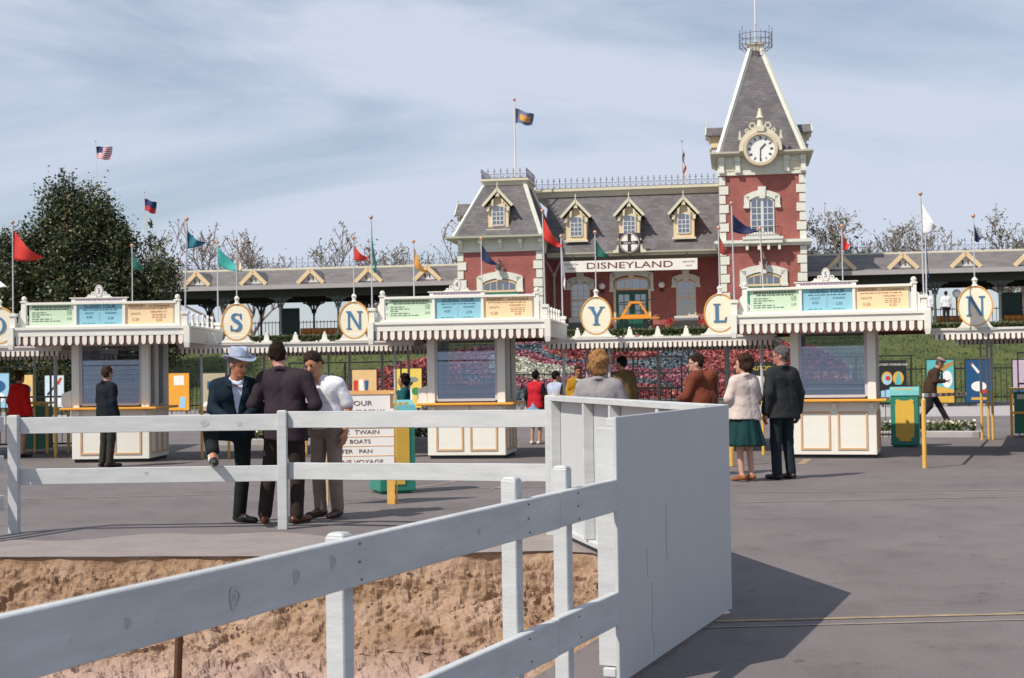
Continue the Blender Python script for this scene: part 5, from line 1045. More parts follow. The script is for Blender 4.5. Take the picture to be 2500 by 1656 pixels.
def flower_planter(c, rz, L_, label):
    p = thing('kerb_planter', label, 'planter', (*c, 0), rz); mb = MB(); n = 8; h = .30
    out_ = [(-L_/2, -h), (L_/2-.2, -h), (L_/2-.06, -h+.06), (L_/2, -h+.2), (L_/2, h), (-L_/2, h)]; m_ = len(out_)
    mb.add([(x, y, 0) for x, y in out_]+[(x, y, .13) for x, y in out_], [tuple(range(m_, 2*m_))]+[(i, (i+1) % m_, (i+1) % m_+m_, i+m_) for i in range(m_)]); bevel(obj('kerb', mb, mat('kerb_concrete', (.42, .40, .40), .8, .08, 3), p), .02)
    k = int(L_*260); P = np.stack([np.random.uniform(-L_/2+.1, L_/2-.15, k), np.random.uniform(-.22, .22, k), np.random.uniform(.14, .30, k)], 1)
    leaves('foliage', P, .11, leafmat('planter_leaf', (.02, .05, .01), (.10, .13, .03)), p); P2 = P[:k//3].copy(); P2[:, 2] += .06; leaves('blossom', P2, .08, leafmat('planter_white', (.5, .48, .36), (.78, .76, .62)), p, .9)
flower_planter((8.5, 29.95), R_(-18), 2.6, 'kerbed planter of white flowers right of the green bin'); flower_planter((-4.9, 30.6), R_(-4), 3.2, 'kerbed planter of white flowers behind the man in the hat'); flower_planter((-1.9, 30.3), R_(-6), 1.8, 'kerbed planter of white flowers left of booth 4')
# sandwich board
sw = thing('sandwich_board', 'white A-frame notice board with brown capitals behind the man in the T-shirt', 'notice board', (-1.74, 15.95, 0), R_(4))
tilt = R_(-6); mb = MB(); mb.box(-.40, .40, -.012, .012, .38, 1.24); bo = obj('board', mb, mat('board_white', (.80, .78, .76), .5, .03, 4), sw, (0, 0, 0), (tilt, 0, 0))
mb = MB(); mb.box(-.42, .42, -.022, .012, 1.24, 1.285); mb.box(-.40, .40, -.018, -.012, .86, .885)
for z in (.76, .655, .545): mb.box(-.40, .40, -.015, -.012, z, z+.008)
mb.box(-.40, .40, -.018, -.012, .40, .415); obj('orange_strip', mb, mat('strip_orange', (.78, .42, .16), .5), sw, (0, 0, 0), (tilt, 0, 0))
SB = mat('board_ink', (.16, .07, .06), .6)
for s, z, sz, x, al in (('WELCOME TO OUR', 1.14, .078, .16, 'RIGHT'), ('REHABILITATION PROGRAM', 1.045, .066, .30, 'RIGHT'), ('MARK  TWAIN', .815, .066, .24, 'RIGHT'), ('KEEL  BOATS', .71, .060, .14, 'RIGHT'), ('PETER   PAN', .60, .062, .16, 'RIGHT'), ('SUBMARINE VOYAGE', .48, .066, .28, 'RIGHT')):
    text('lettering', s, sz, SB, bo, (x, -.0145, z), sx=1.28 if 'PROGRAM' not in s else 1.05, align=al)
for x in (-.40, .40):
    mb = MB(); mb.bar((x*.9, .03, 0), (x*.9, .17 if x > 0 else .03, 1.2), .085 if x > 0 else .035, .022, upv=(0, 1, 0)); obj('front_leg', mb, YEL if x > 0 else BUFF, sw)
    mb = MB(); mb.bar((x*.9, .62, 0), (x*.95, .03, 1.25), .035, .022, upv=(0, 1, 0)); obj('rear_leg', mb, BUFF, sw)
mb = MB(); mb.bar((.425, .10, .0), (.425, .06, 1.22), .02, .05, upv=(0, 1, 0)); obj('side_board', mb, YEL, sw)
# ================================================================== TREES
def trunk_tree(name, label, base, h, spread, seed, nleaf, lsize, lm, bark, levels=4, bare=False, r0=.22, group=None, fill=None):
    T = thing(name, label, 'tree', base, 0, group); rg = random.Random(seed); mb = MB(); tips = []
    def grow(p, d, l, r, lev):
        n = 4; pts_ = [p]; q = p.copy(); dd = d.copy()
        for i in range(n):
            dd = (dd + Vector((rg.gauss(0, .16), rg.gauss(0, .16), rg.gauss(.04, .10)))).normalized(); q = q+dd*l/n; pts_.append(q.copy())
        mb.tube(pts_, [max(.021, r*(1-.45*i/n)) for i in range(n+1)], 7 if lev > 2 else 4, cap=False)
        if lev <= 2: tips.extend(pts_[2:])
        if lev == 0: return
        for k in range(rg.choice((3, 3, 4) if lev < 3 else (2, 3, 3)) + (1 if lev == levels else 0)):
            a = rg.uniform(0, 6.28); t = rg.uniform(.45, 1) if lev < levels else rg.uniform(.6, 1); b0 = pts_[min(n, int(t*n))]
            s = Vector((math.cos(a), math.sin(a), rg.uniform(-.05, .55)))*spread; grow(b0, (dd*.75+s*.75).normalized(), l*rg.uniform(.58, .82), r*.58, lev-1)
    grow(Vector((0, 0, 0)), Vector((0, 0, 1)), h*.36, r0, levels); obj('trunk', mb, bark, T)
    if nleaf:
        tp = np.array([tuple(x) for x in tips]); idx = np.random.randint(0, len(tp), nleaf); P = tp[idx]+np.random.normal(size=(nleaf, 3))*(fill or .13)
        leaves('crown', P, lsize, lm, T)
    return T
BARK = mat('bark', (.12, .085, .06), .9, .3, 6); PBARK = mat('pale_bark', (.27, .21, .19), .9, .2, 6)
ML = leafmat('magnolia_leaf', (.014, .026, .009), (.062, .085, .026), (.17, .12, .05)); SL = leafmat('spring_leaf', (.07, .085, .03), (.15, .15, .06), (.22, .14, .08)); DL = leafmat('dark_leaf', (.015, .03, .012), (.05, .065, .025))
def big_tree(base, label, lobes, n, ls, lm, seed):
    T = thing('magnolia_tree', label, 'tree', base, 0); rg = np.random.RandomState(seed); P = []
    for cx, cy, cz, rx, ry, rz_, wgt in lobes:
        k = int(n*wgt); nc = int(85*wgt)+10; c = rg.normal(size=(nc, 3)); c /= np.linalg.norm(c, axis=1)[:, None]; c *= rg.uniform(.05, 1.0, (nc, 1))**.5; c = c*np.array([rx, ry, rz_])+np.array([cx, cy, cz])
        P.append(c[rg.randint(0, nc, k)] + rg.normal(size=(k, 3))*np.array([.31, .31, .31]))
        up_ = c[:max(4, nc//3)]
        for q in up_:
            if q[2] > cz: s = rg.uniform(0, 1, 46)[:, None]; P.append(q+s*np.array([rg.uniform(-.25, .25), 0, rg.uniform(.7, 1.5)])+rg.normal(size=(46, 3))*(.16-.10*s))
    leaves('crown', np.concatenate(P), ls, lm, T)
    mb = MB(); mb.tube([(0, 0, 0), (.1, 0, 1.8), (0, 0, 4.2), (.1, 0, 6.5)], [.34, .26, .18, .06], 10)
    r2 = random.Random(seed)
    for cx, cy, cz, rx, ry, rz_, wgt in lobes:
        for k in range(4): a = r2.uniform(0, 6.28); mb.tube([(0, 0, r2.uniform(1.6, 3.6)), (cx*.6, cy*.5, cz*.8), (cx+rx*.6*math.cos(a), cy+ry*.6*math.sin(a), cz+rz_*r2.uniform(.1, .7))], [.10, .06, .02], 6)
    obj('trunk', mb, BARK, T)
big_tree((-18.2, 60.5, 1.6), 'big dark broad-leaved tree rising behind booth 3', [(-.35, 0, 4.0, 1.5, 1.7, 3.3, .85), (-2.7, 0, 3.5, 1.35, 1.5, 3.0, .55), (1.55, 0, 3.9, .9, 1.4, 2.7, .36), (-.9, 0, 7.0, .75, .8, 1.0, .12), (.4, 0, 6.9, .7, .8, 1.0, .11), (0, 0, 1.2, 4.0, 1.8, 2.0, .8), (3.1, .2, 3.2, .85, 1.1, 2.9, .20), (-4.3, 0, 3.2, 1.0, 1.2, 2.6, .34), (-1.7, 0, 5.2, .6, .8, 1.3, .10), (1.0, 0, 5.9, .5, .6, 1.2, .07)], 30000, .17, ML, 5)
TG = 'half-bare trees behind the arcade'
trunk_tree('bare_tree', 'half-bare tree above the left arcade near the teal pennants', (-17.8, 88, 0), 15.9, .85, 21, 1700, .17, SL, PBARK, 5, r0=.26, group=TG)
trunk_tree('bare_tree', 'half-bare tree above the left arcade, beside the station pavilion', (-6.0, 90, 0), 16.8, .9, 33, 3000, .17, SL, PBARK, 5, r0=.26, group=TG)
trunk_tree('leafy_tree', 'dark leafy tree right behind the clock tower', (17.6, 86, 0), 15.6, .7, 41, 5200, .20, DL, PBARK, 5, r0=.28, group=TG)
trunk_tree('bare_tree', 'half-bare tree above the right arcade behind the white pennant', (22.8, 88, 0), 15.6, .9, 52, 3200, .17, SL, PBARK, 5, r0=.26, group=TG)
trunk_tree('bare_tree', 'half-bare tree at the right picture edge above the arcade', (32.8, 88, 0), 16, .9, 63, 4200, .18, SL, PBARK, 5, r0=.28, group=TG)
for i, (x, y, h_) in enumerate(((-26, 84, 6.2), (-9, 84, 5.4), (24, 85, 5.6), (-19, 85, 5.0))):
    trunk_tree('shrub', ('leafy shrub seen under the far left arcade', 'leafy shrub seen under the arcade left of the station', 'leafy shrub seen under the right arcade', 'small shrub seen under the left arcade by the notice board')[i], (x, y, 0), h_, 1.1, 70+i, 3000, .26, SL, BARK, 4, r0=.12, fill=.5)
# ================================================================== PEOPLE (smooth implicit bodies meshed by surface nets)
def smin(a, b, k):
    h = np.clip(.5+.5*(b-a)/k, 0, 1); return b*(1-h)+a*h-k*h*(1-h)
def cone(P, a, b, r1, r2, sy=1.0):
    a = np.asarray(a, np.float32); b = np.asarray(b, np.float32); d = b-a; q = P-a; t = np.clip((q@d)/max(1e-9, float(d@d)), 0, 1); v = q-t[:, None]*d
    if sy != 1.0: v = v*np.array([1, sy, 1], np.float32)
    return np.sqrt((v*v).sum(1))-(r1+(r2-r1)*t)
def ell(P, c, r):
    r = np.asarray(r, np.float32); q = (P-np.asarray(c, np.float32))/r; l = np.sqrt((q*q).sum(1)); return (l-1)*r.min()
def surf(fn, lo, hi, h):
    lo = np.asarray(lo, np.float32)-2*h; n = np.ceil((np.asarray(hi, np.float32)+2*h-lo)/h).astype(int)+1
    ax = [lo[i]+h*np.arange(n[i], dtype=np.float32) for i in range(3)]; bs = 7
    cb = [lo[i]+h*(bs*np.arange((n[i]+bs-1)//bs, dtype=np.float32)+(bs-1)/2) for i in range(3)]     # coarse pass: keep only blocks near the surface
    C_b = np.stack(np.meshgrid(*cb, indexing='ij'), -1); fb_ = fn(C_b.reshape(-1, 3)).reshape(C_b.shape[:3]).astype(np.float32)
    ex = lambda A: np.repeat(np.repeat(np.repeat(A, bs, 0), bs, 1), bs, 2)[:n[0], :n[1], :n[2]]
    F = ex(fb_).copy(); mk = ex(np.abs(fb_) < h*bs*.87*1.45+.03)
    I_ = np.argwhere(mk); F[mk] = fn(np.stack([ax[k][I_[:, k]] for k in range(3)], 1).astype(np.float32)); F = np.where(F == 0, 1e-6, F); S = F < 0
    nc = n-1; acc = np.zeros((*nc, 3), np.float32); cnt = np.zeros(nc, np.float32)
    sl = lambda o: tuple(slice(o[i], o[i]+nc[i]) for i in range(3))
    base = np.stack(np.meshgrid(*[np.arange(k) for k in nc], indexing='ij'), -1).astype(np.float32)
    cs = [(i, j, k) for i in (0, 1) for j in (0, 1) for k in (0, 1)]
    for c in cs:
        for a in range(3):
            if c[a]: continue
            d = list(c); d[a] = 1; f0, f1 = F[sl(c)], F[sl(tuple(d))]; m_ = (f0 < 0) != (f1 < 0); t = np.where(m_, f0/(f0-f1+1e-12), 0)
            p = base+np.array(c, np.float32); p = p.copy(); p[..., a] += t; acc += p*m_[..., None]; cnt += m_
    ac = cnt > 0; idx = -np.ones(nc, np.int64); idx[ac] = np.arange(ac.sum()); V = lo+h*acc[ac]/cnt[ac][:, None]; Q = []
    for a in range(3):
        b_, c_ = (a+1) % 3, (a+2) % 3; s0 = [slice(None)]*3; s1 = [slice(None)]*3; s0[a] = slice(0, -1); s1[a] = slice(1, None)
        ch = S[tuple(s0)] != S[tuple(s1)]; st_ = S[tuple(s0)]; I = np.argwhere(ch)
        I = I[(I[:, b_] > 0) & (I[:, c_] > 0) & (I[:, b_] < nc[b_]) & (I[:, c_] < nc[c_])]
        if not len(I): continue
        def at(db, dc): J = I.copy(); J[:, b_] -= db; J[:, c_] -= dc; return idx[J[:, 0], J[:, 1], J[:, 2]]
        q = np.stack([at(1, 1), at(0, 1), at(0, 0), at(1, 0)], 1); fl = ~st_[I[:, 0], I[:, 1], I[:, 2]]; q[fl] = q[fl][:, ::-1]; Q.append(q)
    Q = np.concatenate(Q); Q = Q[(Q >= 0).all(1)]
    return V, Q
def surf_obj(name, fn, lo, hi, h, mt, parent):
    V, Q = surf(fn, lo, hi, h); me = bpy.data.meshes.new(name); n = len(Q)
    me.vertices.add(len(V)); me.vertices.foreach_set('co', V.astype(np.float32).ravel()); me.loops.add(4*n); me.loops.foreach_set('vertex_index', Q.astype(np.int32).ravel()); me.polygons.add(n)
    me.polygons.foreach_set('loop_start', np.arange(0, 4*n, 4, dtype=np.int32)); me.polygons.foreach_set('loop_total', np.full(n, 4, dtype=np.int32)); me.polygons.foreach_set('use_smooth', np.ones(n, bool))
    me.materials.append(mt); me.update(calc_edges=True); me.validate(); return link(name, me, parent)
def skin(c): return mat('skin_%.2f_%.2f' % c[:2], c, .5, .06, 9)
def cloth(c, rough=.85, var=.16): return mat('cloth_%.3f_%.3f_%.3f' % c, c, rough, var, 9, .55, spec=.15, bscale=17)
SK1, SK2, SK3 = (.46, .22, .14), (.40, .18, .11), (.52, .29, .21)
BASE = dict(pel=(0, 0, .95), che=(0, .0, 1.28), nck=(0, .015, 1.47), hed=(0, -.01, 1.535),
            shL=(.185, .01, 1.425), shR=(-.185, .01, 1.425), elL=(.235, .035, 1.14), elR=(-.235, .035, 1.14), wrL=(.24, -.04, .89), wrR=(-.24, -.04, .89),
            hiL=(.09, 0, .93), hiR=(-.09, 0, .93), knL=(.10, -.015, .50), knR=(-.10, -.015, .50), anL=(.10, .03, .09), anR=(-.10, .03, .09), toL=(.12, -.13, .035), toR=(-.12, -.13, .035))
def rotm(yaw, pitch, roll):
    return np.array((Matrix.Rotation(R_(yaw), 3, 'Z') @ Matrix.Rotation(R_(pitch), 3, 'X') @ Matrix.Rotation(R_(roll), 3, 'Y')), np.float32)
def person(label, loc, rz, H=1.75, h=.016, pose={}, head=(0, 0, 0), sk=SK1, hair=((.03, .018, .01), 'short'), top=None, bottom=None, shoes=(.02, .015, .012), socks=None, extra=None, female=False, fat=1.0, group='visitors on the plaza', name='person', face=True, show_legs=True):
    R0 = thing(name, label, 'person', loc, R_(rz), group); sc = H/1.75; R0.scale = (sc, sc, sc)
    J = {k: np.array(v, np.float32) for k, v in {**BASE, **pose}.items()}; hm = rotm(*head); hp = J['hed']
    HL = lambda P: (P-hp)@hm            # world -> head frame (rows), head frame origin at the skull base
    sw = .93 if female else 1.0
    for s in ('L', 'R'): J['sh'+s][2] -= .035
    if female:
        for s in ('L', 'R'): J['sh'+s][0] *= .90
    lo_all = np.min([v for v in J.values()], 0)-.2; hi_all = np.max([v for v in J.values()], 0)+.2; hi_all[2] += .16; lo_all[2] = min(lo_all[2], 0)-.0
    def torso(P, e=0.0, fat=fat):
        d = None
        for s in (-1, 1):
            a = J['pel']+np.array([s*.055, 0, .02]); w = (J['pel']+J['che'])/2+np.array([s*.05, .0, 0]); c = J['che']+np.array([s*.085*sw, .0, .03]); sh = J['shL' if s > 0 else 'shR']*.82+np.array([0, 0, 0])
            for x in (cone(P, a, w, .118*fat+e, .105*fat+e, 1.05), cone(P, w, c, .105*fat+e, .118*sw*fat**.5+e, 1.05), cone(P, c, J['shL' if s > 0 else 'shR']*np.array([.75, 1, 1]), .10+e, .062+e)):
                d = x if d is None else smin(d, x, .05)
            d = smin(d, cone(P, J['nck']+np.array([s*.035, .01, -.02], np.float32), J['shL' if s > 0 else 'shR'], .046+e*.6, .050+e*.7), .03)
        return d
    def arms(P, e1, e2, e3, sides='LR', cut=1.0):
        d = None
        for s in sides:
            sh, el, wr = J['sh'+s], J['el'+s], J['wr'+s]; x = cone(P, sh, el, .056+e1, .044+e2)
            if cut > 1e-3: x = smin(x, cone(P, el, el+(wr-el)*cut, .043+e2, .030+e3), .02)
            d = x if d is None else np.minimum(d, x)
        return d
    def legs(P, e1, e2, e3, cut=1.0):
        d = None; c0 = cut
        for s in 'LR':
            cut = c0*.80 if (s == 'R' and 'kn_up' in pose and c0 < 1) else c0
            x = smin(cone(P, J['hi'+s], J['kn'+s], .082+e1, .056+e2), cone(P, J['kn'+s], J['kn'+s]+(J['an'+s]-J['kn'+s])*cut, .055+e2, .037+e3), .03); d = x if d is None else smin(d, x, .02)
        return d
    def headf(P):
        q = HL(P); d = ell(q, (0, .012, .115), (.076, .096, .100)); d = smin(d, ell(q, (0, -.030, .055), (.058, .066, .080)), .035)
        d = smin(d, cone(q, (0, -.085, .085), (0, -.116, .055), .010, .016), .016); d = smin(d, ell(q, (0, -.075, -.005), (.026, .022, .02)), .02)
        for s in (-1, 1): d = smin(d, ell(q, (s*.078, .015, .075), (.012, .022, .034)), .008); d = np.maximum(d, -ell(q, (s*.030, -.098, .092), (.016, .014, .010)))
        d = smin(d, cone(P, J['nck']-np.array([0, 0, .06], np.float32), hp+hm@np.array([0, .01, .05], np.float32), .060*(.88 if female else 1), .055*(.88 if female else 1)), .025)
        return d
    def hands(P):
        d = None
        for s in 'LR':
            wr, el = J['wr'+s], J['el'+s]; f = (wr-el)/np.linalg.norm(wr-el); sd = np.array([-f[1], f[0], 0], np.float32) if abs(f[2]) < .8 else np.array([0, 1, 0], np.float32); sd = sd-f*(sd@f); sd /= np.linalg.norm(sd); nn = np.cross(f, sd); nn = nn*(1 if (s == 'L') else -1)
            c = wr+f*.055; x = smin(cone(P, wr, wr+f*.02, .030, .030), np.minimum(cone(P, c-sd*.018, c+sd*.018, .026, .026), cone(P, c-sd*.02+f*.02, c+sd*.02+f*.02, .021, .021)), .02)
            for k, (o, l) in enumerate(((-.030, .068), (-.010, .080), (.011, .075), (.031, .058))):
                b0 = c+f*.028+sd*o; k1 = b0+f*l*.5-nn*.010; x = np.minimum(x, np.minimum(cone(P, b0, k1, .0115, .0105), cone(P, k1, k1+f*l*.42-nn*.026, .0105, .009)))
            tb = wr+f*.02-sd*.028; x = np.minimum(x, np.minimum(cone(P, tb, tb+f*.035-sd*.024-nn*.012, .014, .012), cone(P, tb+f*.035-sd*.024-nn*.012, tb+f*.066-sd*.026-nn*.022, .012, .010)))
            d = x if d is None else np.minimum(d, x)
        return d
    def body(P):
        d = smin(torso(P, -.02), headf(P), .03); d = smin(d, arms(P, -.006, -.004, -.002), .03); d = smin(d, legs(P, -.008, -.004, 0), .03); d = np.minimum(d, hands(P))
        for s in 'LR': d = smin(d, cone(P, J['an'+s]-np.array([0, -.02, .03], np.float32), J['to'+s], .034, .024), .02)
        return d
    hb = .012 if h < .0165 else .016; surf_obj('body', body, lo_all, hi_all, hb, skin(sk), R0)
    def fold(P, a=.005, f=1.0):
        return a*(.35*np.sin(P[:, 2]*24*f+P[:, 0]*11+np.sin(P[:, 1]*15)*1.4)*np.sin(P[:, 0]*16*f-P[:, 2]*6+P[:, 1]*9)+.75*np.clip(np.sin(P[:, 2]*42*f+P[:, 0]*30+P[:, 1]*20+2.2*np.sin(P[:, 0]*13+P[:, 2]*5)), .2, 1)*np.sin(P[:, 2]*7+P[:, 0]*9+1))
    if bottom:
        kind, c = bottom[0], bottom[1]
        if kind == 'trousers':
            def tr(P):
                d = smin(legs(P, .012*fat, .017, .029, .99), smin(cone(P, J['hiL'], J['hiR'], .125*fat, .125*fat, 1.0), cone(P, J['pel']+np.array([-.05, 0, .06], np.float32), J['pel']+np.array([.05, 0, .06], np.float32), .115*fat, .115*fat), .04), .04)
                d = d+fold(P, .0035)
                cut = np.minimum(P[:, 2]-.035, 9); return np.maximum(d, np.maximum(.035-P[:, 2] if 'kn_up' not in pose else .02-P[:, 2], P[:, 2]-(J['pel'][2]+.13)))
            surf_obj('trousers', tr, (lo_all[0], lo_all[1], 0), (hi_all[0], hi_all[1], J['pel'][2]+.16), h, cloth(c), R0)
        else:
            zb = bottom[2]; rb = bottom[3]
            def skf(P):
                z0 = J['pel'][2]+.10; t = np.clip((z0-P[:, 2])/(z0-zb), 0, 1); x, y = P[:, 0]-J['pel'][0], P[:, 1]-J['pel'][1]; ph = np.arctan2(y, x)
                r = .145+(rb-.145)*np.sqrt(t)*(.55+.45*t)+.016*t*np.sin(ph*9)+.008*t*np.sin(ph*17+2); d = (np.sqrt(x*x+(y*1.12)**2)-r)*.85
                d = np.maximum(d, -(np.sqrt(x*x+(y*1.12)**2)-r+.03) if False else d); return np.maximum(np.maximum(d, P[:, 2]-z0), zb+.012*np.sin(ph*9)-P[:, 2])
            surf_obj('skirt', skf, (-.42, -.42, zb-.05), (.42, .42, J['pel'][2]+.12), h, cloth(c), R0)
    if top:
        kind, c = top['kind'], top['c']; hem = top.get('hem', .80); cut = top.get('sleeve', .93); e = top.get('e', .022); fl = top.get('flare', .02)
        def tp(P):
            d = torso(P, e); t = np.clip((J['pel'][2]+.12-P[:, 2])/.35, 0, 1)
            for s in (-1, 1): d = smin(d, cone(P, J['pel']+np.array([s*.058, 0, .10], np.float32), np.array([J['pel'][0]*.6+s*.066, J['pel'][1]*.7, hem-.06], np.float32), .118*fat+e, .128*fat+e+fl), .05)
            if cut > .5: ar = arms(P, e*.75, e*.9, e*.95+.004, cut=cut)
            else:
                ar = None
                for s in 'LR': x = cone(P, J['sh'+s], J['sh'+s]+(J['el'+s]-J['sh'+s])*(cut*2), .062+e*.5, .062+e*.5); ar = x if ar is None else np.minimum(ar, x)
            if cut > 0: d = smin(d, ar, .028)
            d = d+fold(P, top.get('fold', .004))+np.where(P[:, 1] > J['che'][1]+.02, .006*np.exp(-((P[:, 0]-J['che'][0])/.008)**2), 0); d = np.maximum(d, hem-P[:, 2]+.01*np.sin(P[:, 0]*9))
            q = P-J['nck']; d = np.maximum(d, -(np.sqrt(q[:, 0]**2+q[:, 1]**2)-.060)*np.where(q[:, 2] > -.03, 1, -1) if False else d)
            d = np.maximum(d, P[:, 2]-(J['nck'][2]+.022+q[:, 1]*.35))
            if kind in ('jacket', 'coat', 'cardigan'):
                r_ = np.sqrt(q[:, 0]**2+(q[:, 1]*.95)**2); d = np.minimum(d, np.maximum(np.abs(r_-.088+q[:, 2]*.6)-.012, np.abs(q[:, 2]-q[:, 1]*.45+.012)-.026))
            if top.get('open'):            # V of shirt at the front
                wv = (J['nck'][2]+.02-P[:, 2])/(J['nck'][2]+.02-top['open']); v = np.abs(P[:, 0]-J['che'][0])-.075*np.clip(1-wv, 0, 1); d = np.where((P[:, 1] < J['che'][1]-.04) & (wv < 1) & (wv > -.3), np.maximum(d, -v*.8), d)
            return d
        surf_obj({'jacket': 'jacket', 'shirt': 'shirt', 'cardigan': 'cardigan', 'coat': 'coat', 'vest': 'vest'}[kind], tp, (lo_all[0], lo_all[1], hem-.05), (hi_all[0], hi_all[1], J['nck'][2]+.12), h, cloth(c), R0)
        if top.get('shirt'):
            def sh(P): d = np.maximum(torso(P, .008), np.maximum(P[:, 2]-J['nck'][2], 1.0-P[:, 2])); return d
            surf_obj('shirt', sh, (-.3+J['che'][0], -.3, .95), (.3+J['che'][0], .3, J['nck'][2]+.05), h, cloth(top['shirt']), R0)
            def co(P):
                q = P-(J['nck']+np.array([0, -.012, -.005], np.float32)); r = np.sqrt(q[:, 0]**2+(q[:, 1]*.95)**2); ax_ = np.abs(q[:, 2]-q[:, 1]*.55-.002)-.016; return np.maximum(np.abs(r-.070+q[:, 2]*.35)-.006, ax_)
            surf_obj('collar', co, J['nck']-np.array([.13, .13, .10]), J['nck']+np.array([.13, .13, .10]), min(h, .009), cloth(top['shirt']), R0)
        if top.get('arms_c'):
            surf_obj('sleeves', lambda P: np.maximum(arms(P, .014, .016, .016, cut=.94)+fold(P, .003), -9), lo_all, hi_all, h, cloth(top['arms_c']), R0)
    for s in 'LR':
        if not show_legs: break
        an, to = J['an'+s], J['to'+s]; dv = to-an; dv = dv/np.linalg.norm(dv); heel = np.array([an[0]-dv[0]*.055, an[1]-dv[1]*.055, an[2]-.045]); tw = np.array([to[0]+dv[0]*.05, to[1]+dv[1]*.05, to[2]-.002]); ins = (an+to)/2
        def sf(P):
            d = smin(cone(P, heel, tw, .040, .032), cone(P, an-np.array([0, 0, .035]), ins-np.array([0, 0, .012]), .040, .036), .02); fz = min(an[2], to[2])-.033; return np.maximum(d, fz-P[:, 2]) if an[2] < .3 else d
        surf_obj('shoe', sf, np.minimum(heel, tw)-.08, np.maximum(an, tw)+.08, min(h, .012), mat('shoe_%.2f_%.2f' % shoes[:2], shoes, .35, .1, 20), R0)
        if socks:
            surf_obj('sock', lambda P: np.maximum(cone(P, an-np.array([0, 0, .03]), J['kn'+s], .046, .05), P[:, 2]-(an[2]+.11)), an-.09, an+np.array([.09, .09, .14]), min(h, .012), cloth(socks), R0)
    # hair
    hc, style = hair
    def hf(P):
        q = HL(P)
        if style == 'short': d = np.maximum(ell(q, (0, .020, .120), (.087, .106, .112)), -ell(q, (0, -.088, .055), (.090, .085, .100))); d = np.maximum(d, .060-q[:, 2]-np.clip(q[:, 1], -.02, .1)*1.0); d = np.maximum(d, -ell(q, (.08, .012, .075), (.03, .026, .036))); d = np.maximum(d, -ell(q, (-.08, .012, .075), (.03, .026, .036)))
        elif style == 'bald': d = np.maximum(ell(q, (0, .020, .112), (.083, .099, .098)), np.maximum(-ell(q, (0, -.03, .155), (.075, .105, .075)), -ell(q, (0, -.085, .05), (.09, .085, .11)))); d = np.maximum(d, .05-q[:, 2]-np.clip(q[:, 1], 0, .1)*.5)
        elif style == 'bouffant': d = np.maximum(smin(ell(q, (0, .035, .125), (.108, .118, .120)), ell(q, (0, .055, .05), (.098, .085, .085)), .04), -ell(q, (0, -.105, .045), (.072, .085, .095)))
        else: d = np.maximum(smin(ell(q, (0, .028, .118), (.096, .112, .110)), ell(q, (0, .045, .04), (.092, .08, .08)), .04), -ell(q, (0, -.095, .05), (.072, .08, .10)))
        return d+.006*np.sin(q[:, 2]*38+q[:, 0]*17+q[:, 1]*9)*np.sin(q[:, 0]*31-q[:, 1]*27+1)+.004*np.sin(q[:, 2]*70+np.sin(q[:, 0]*40)*2)*np.sin(q[:, 0]*55+q[:, 1]*45)+(.006*np.sin(q[:, 2]*48+q[:, 0]*20) if style != 'short' else 0)
    hcen = hp+hm@np.array([0, .01, .11], np.float32); surf_obj('hair', hf, hcen-.19, hcen+.19, min(h, .011), mat('hair_%.3f_%.3f' % hc[:2], hc, .65, .45, 55, .6, spec=.12, bscale=160), R0)
    if h < .0165:
        ho = R0.children[-1] if R0.children[-1].name.startswith('hair') else [c for c in R0.children if c.name.startswith('hair')][-1]
        hv = np.empty(len(ho.data.vertices)*3, np.float32); ho.data.vertices.foreach_get('co', hv); hv = hv.reshape(-1, 3); hv = hv[np.random.randint(0, len(hv), 1300)]+np.random.normal(size=(1300, 3))*.003
        leaves('hair_strands', hv, .034 if style == 'bouffant' else .022, ho.data.materials[0], R0, .14)['kind'] = 'stuff'
    def HW(p): return tuple(hp+hm@np.array(p, np.float32))
    if face:
        ec = mat('eye_dark', (.02, .012, .01), .3); lip = mat('lip', (.28, .07, .06), .5)
        for s in (-1, 1):
            mb = MB(); mb.ball((0, 0, 0), .0105, 8); mb.xf(Matrix.Diagonal((1.25, .7, .75, 1))); obj('eye', mb, ec, R0, HW((s*.030, -.088, .091)), smooth=True)
            mb = MB(); mb.box(-.018, .018, -.004, .006, -.004, .004); o = obj('eyebrow', mb, mat('hair_%.3f_%.3f' % hc[:2], hc), R0, HW((s*.031, -.099, .110))); o.rotation_euler = Matrix(hm.tolist()).to_euler()
        mb = MB(); mb.box(-.022, .022, -.003, .006, -.0045, .0045); o = obj('mouth', mb, lip, R0, HW((0, -.094, .022))); o.rotation_euler = Matrix(hm.tolist()).to_euler()
    return R0, HW, hm, J
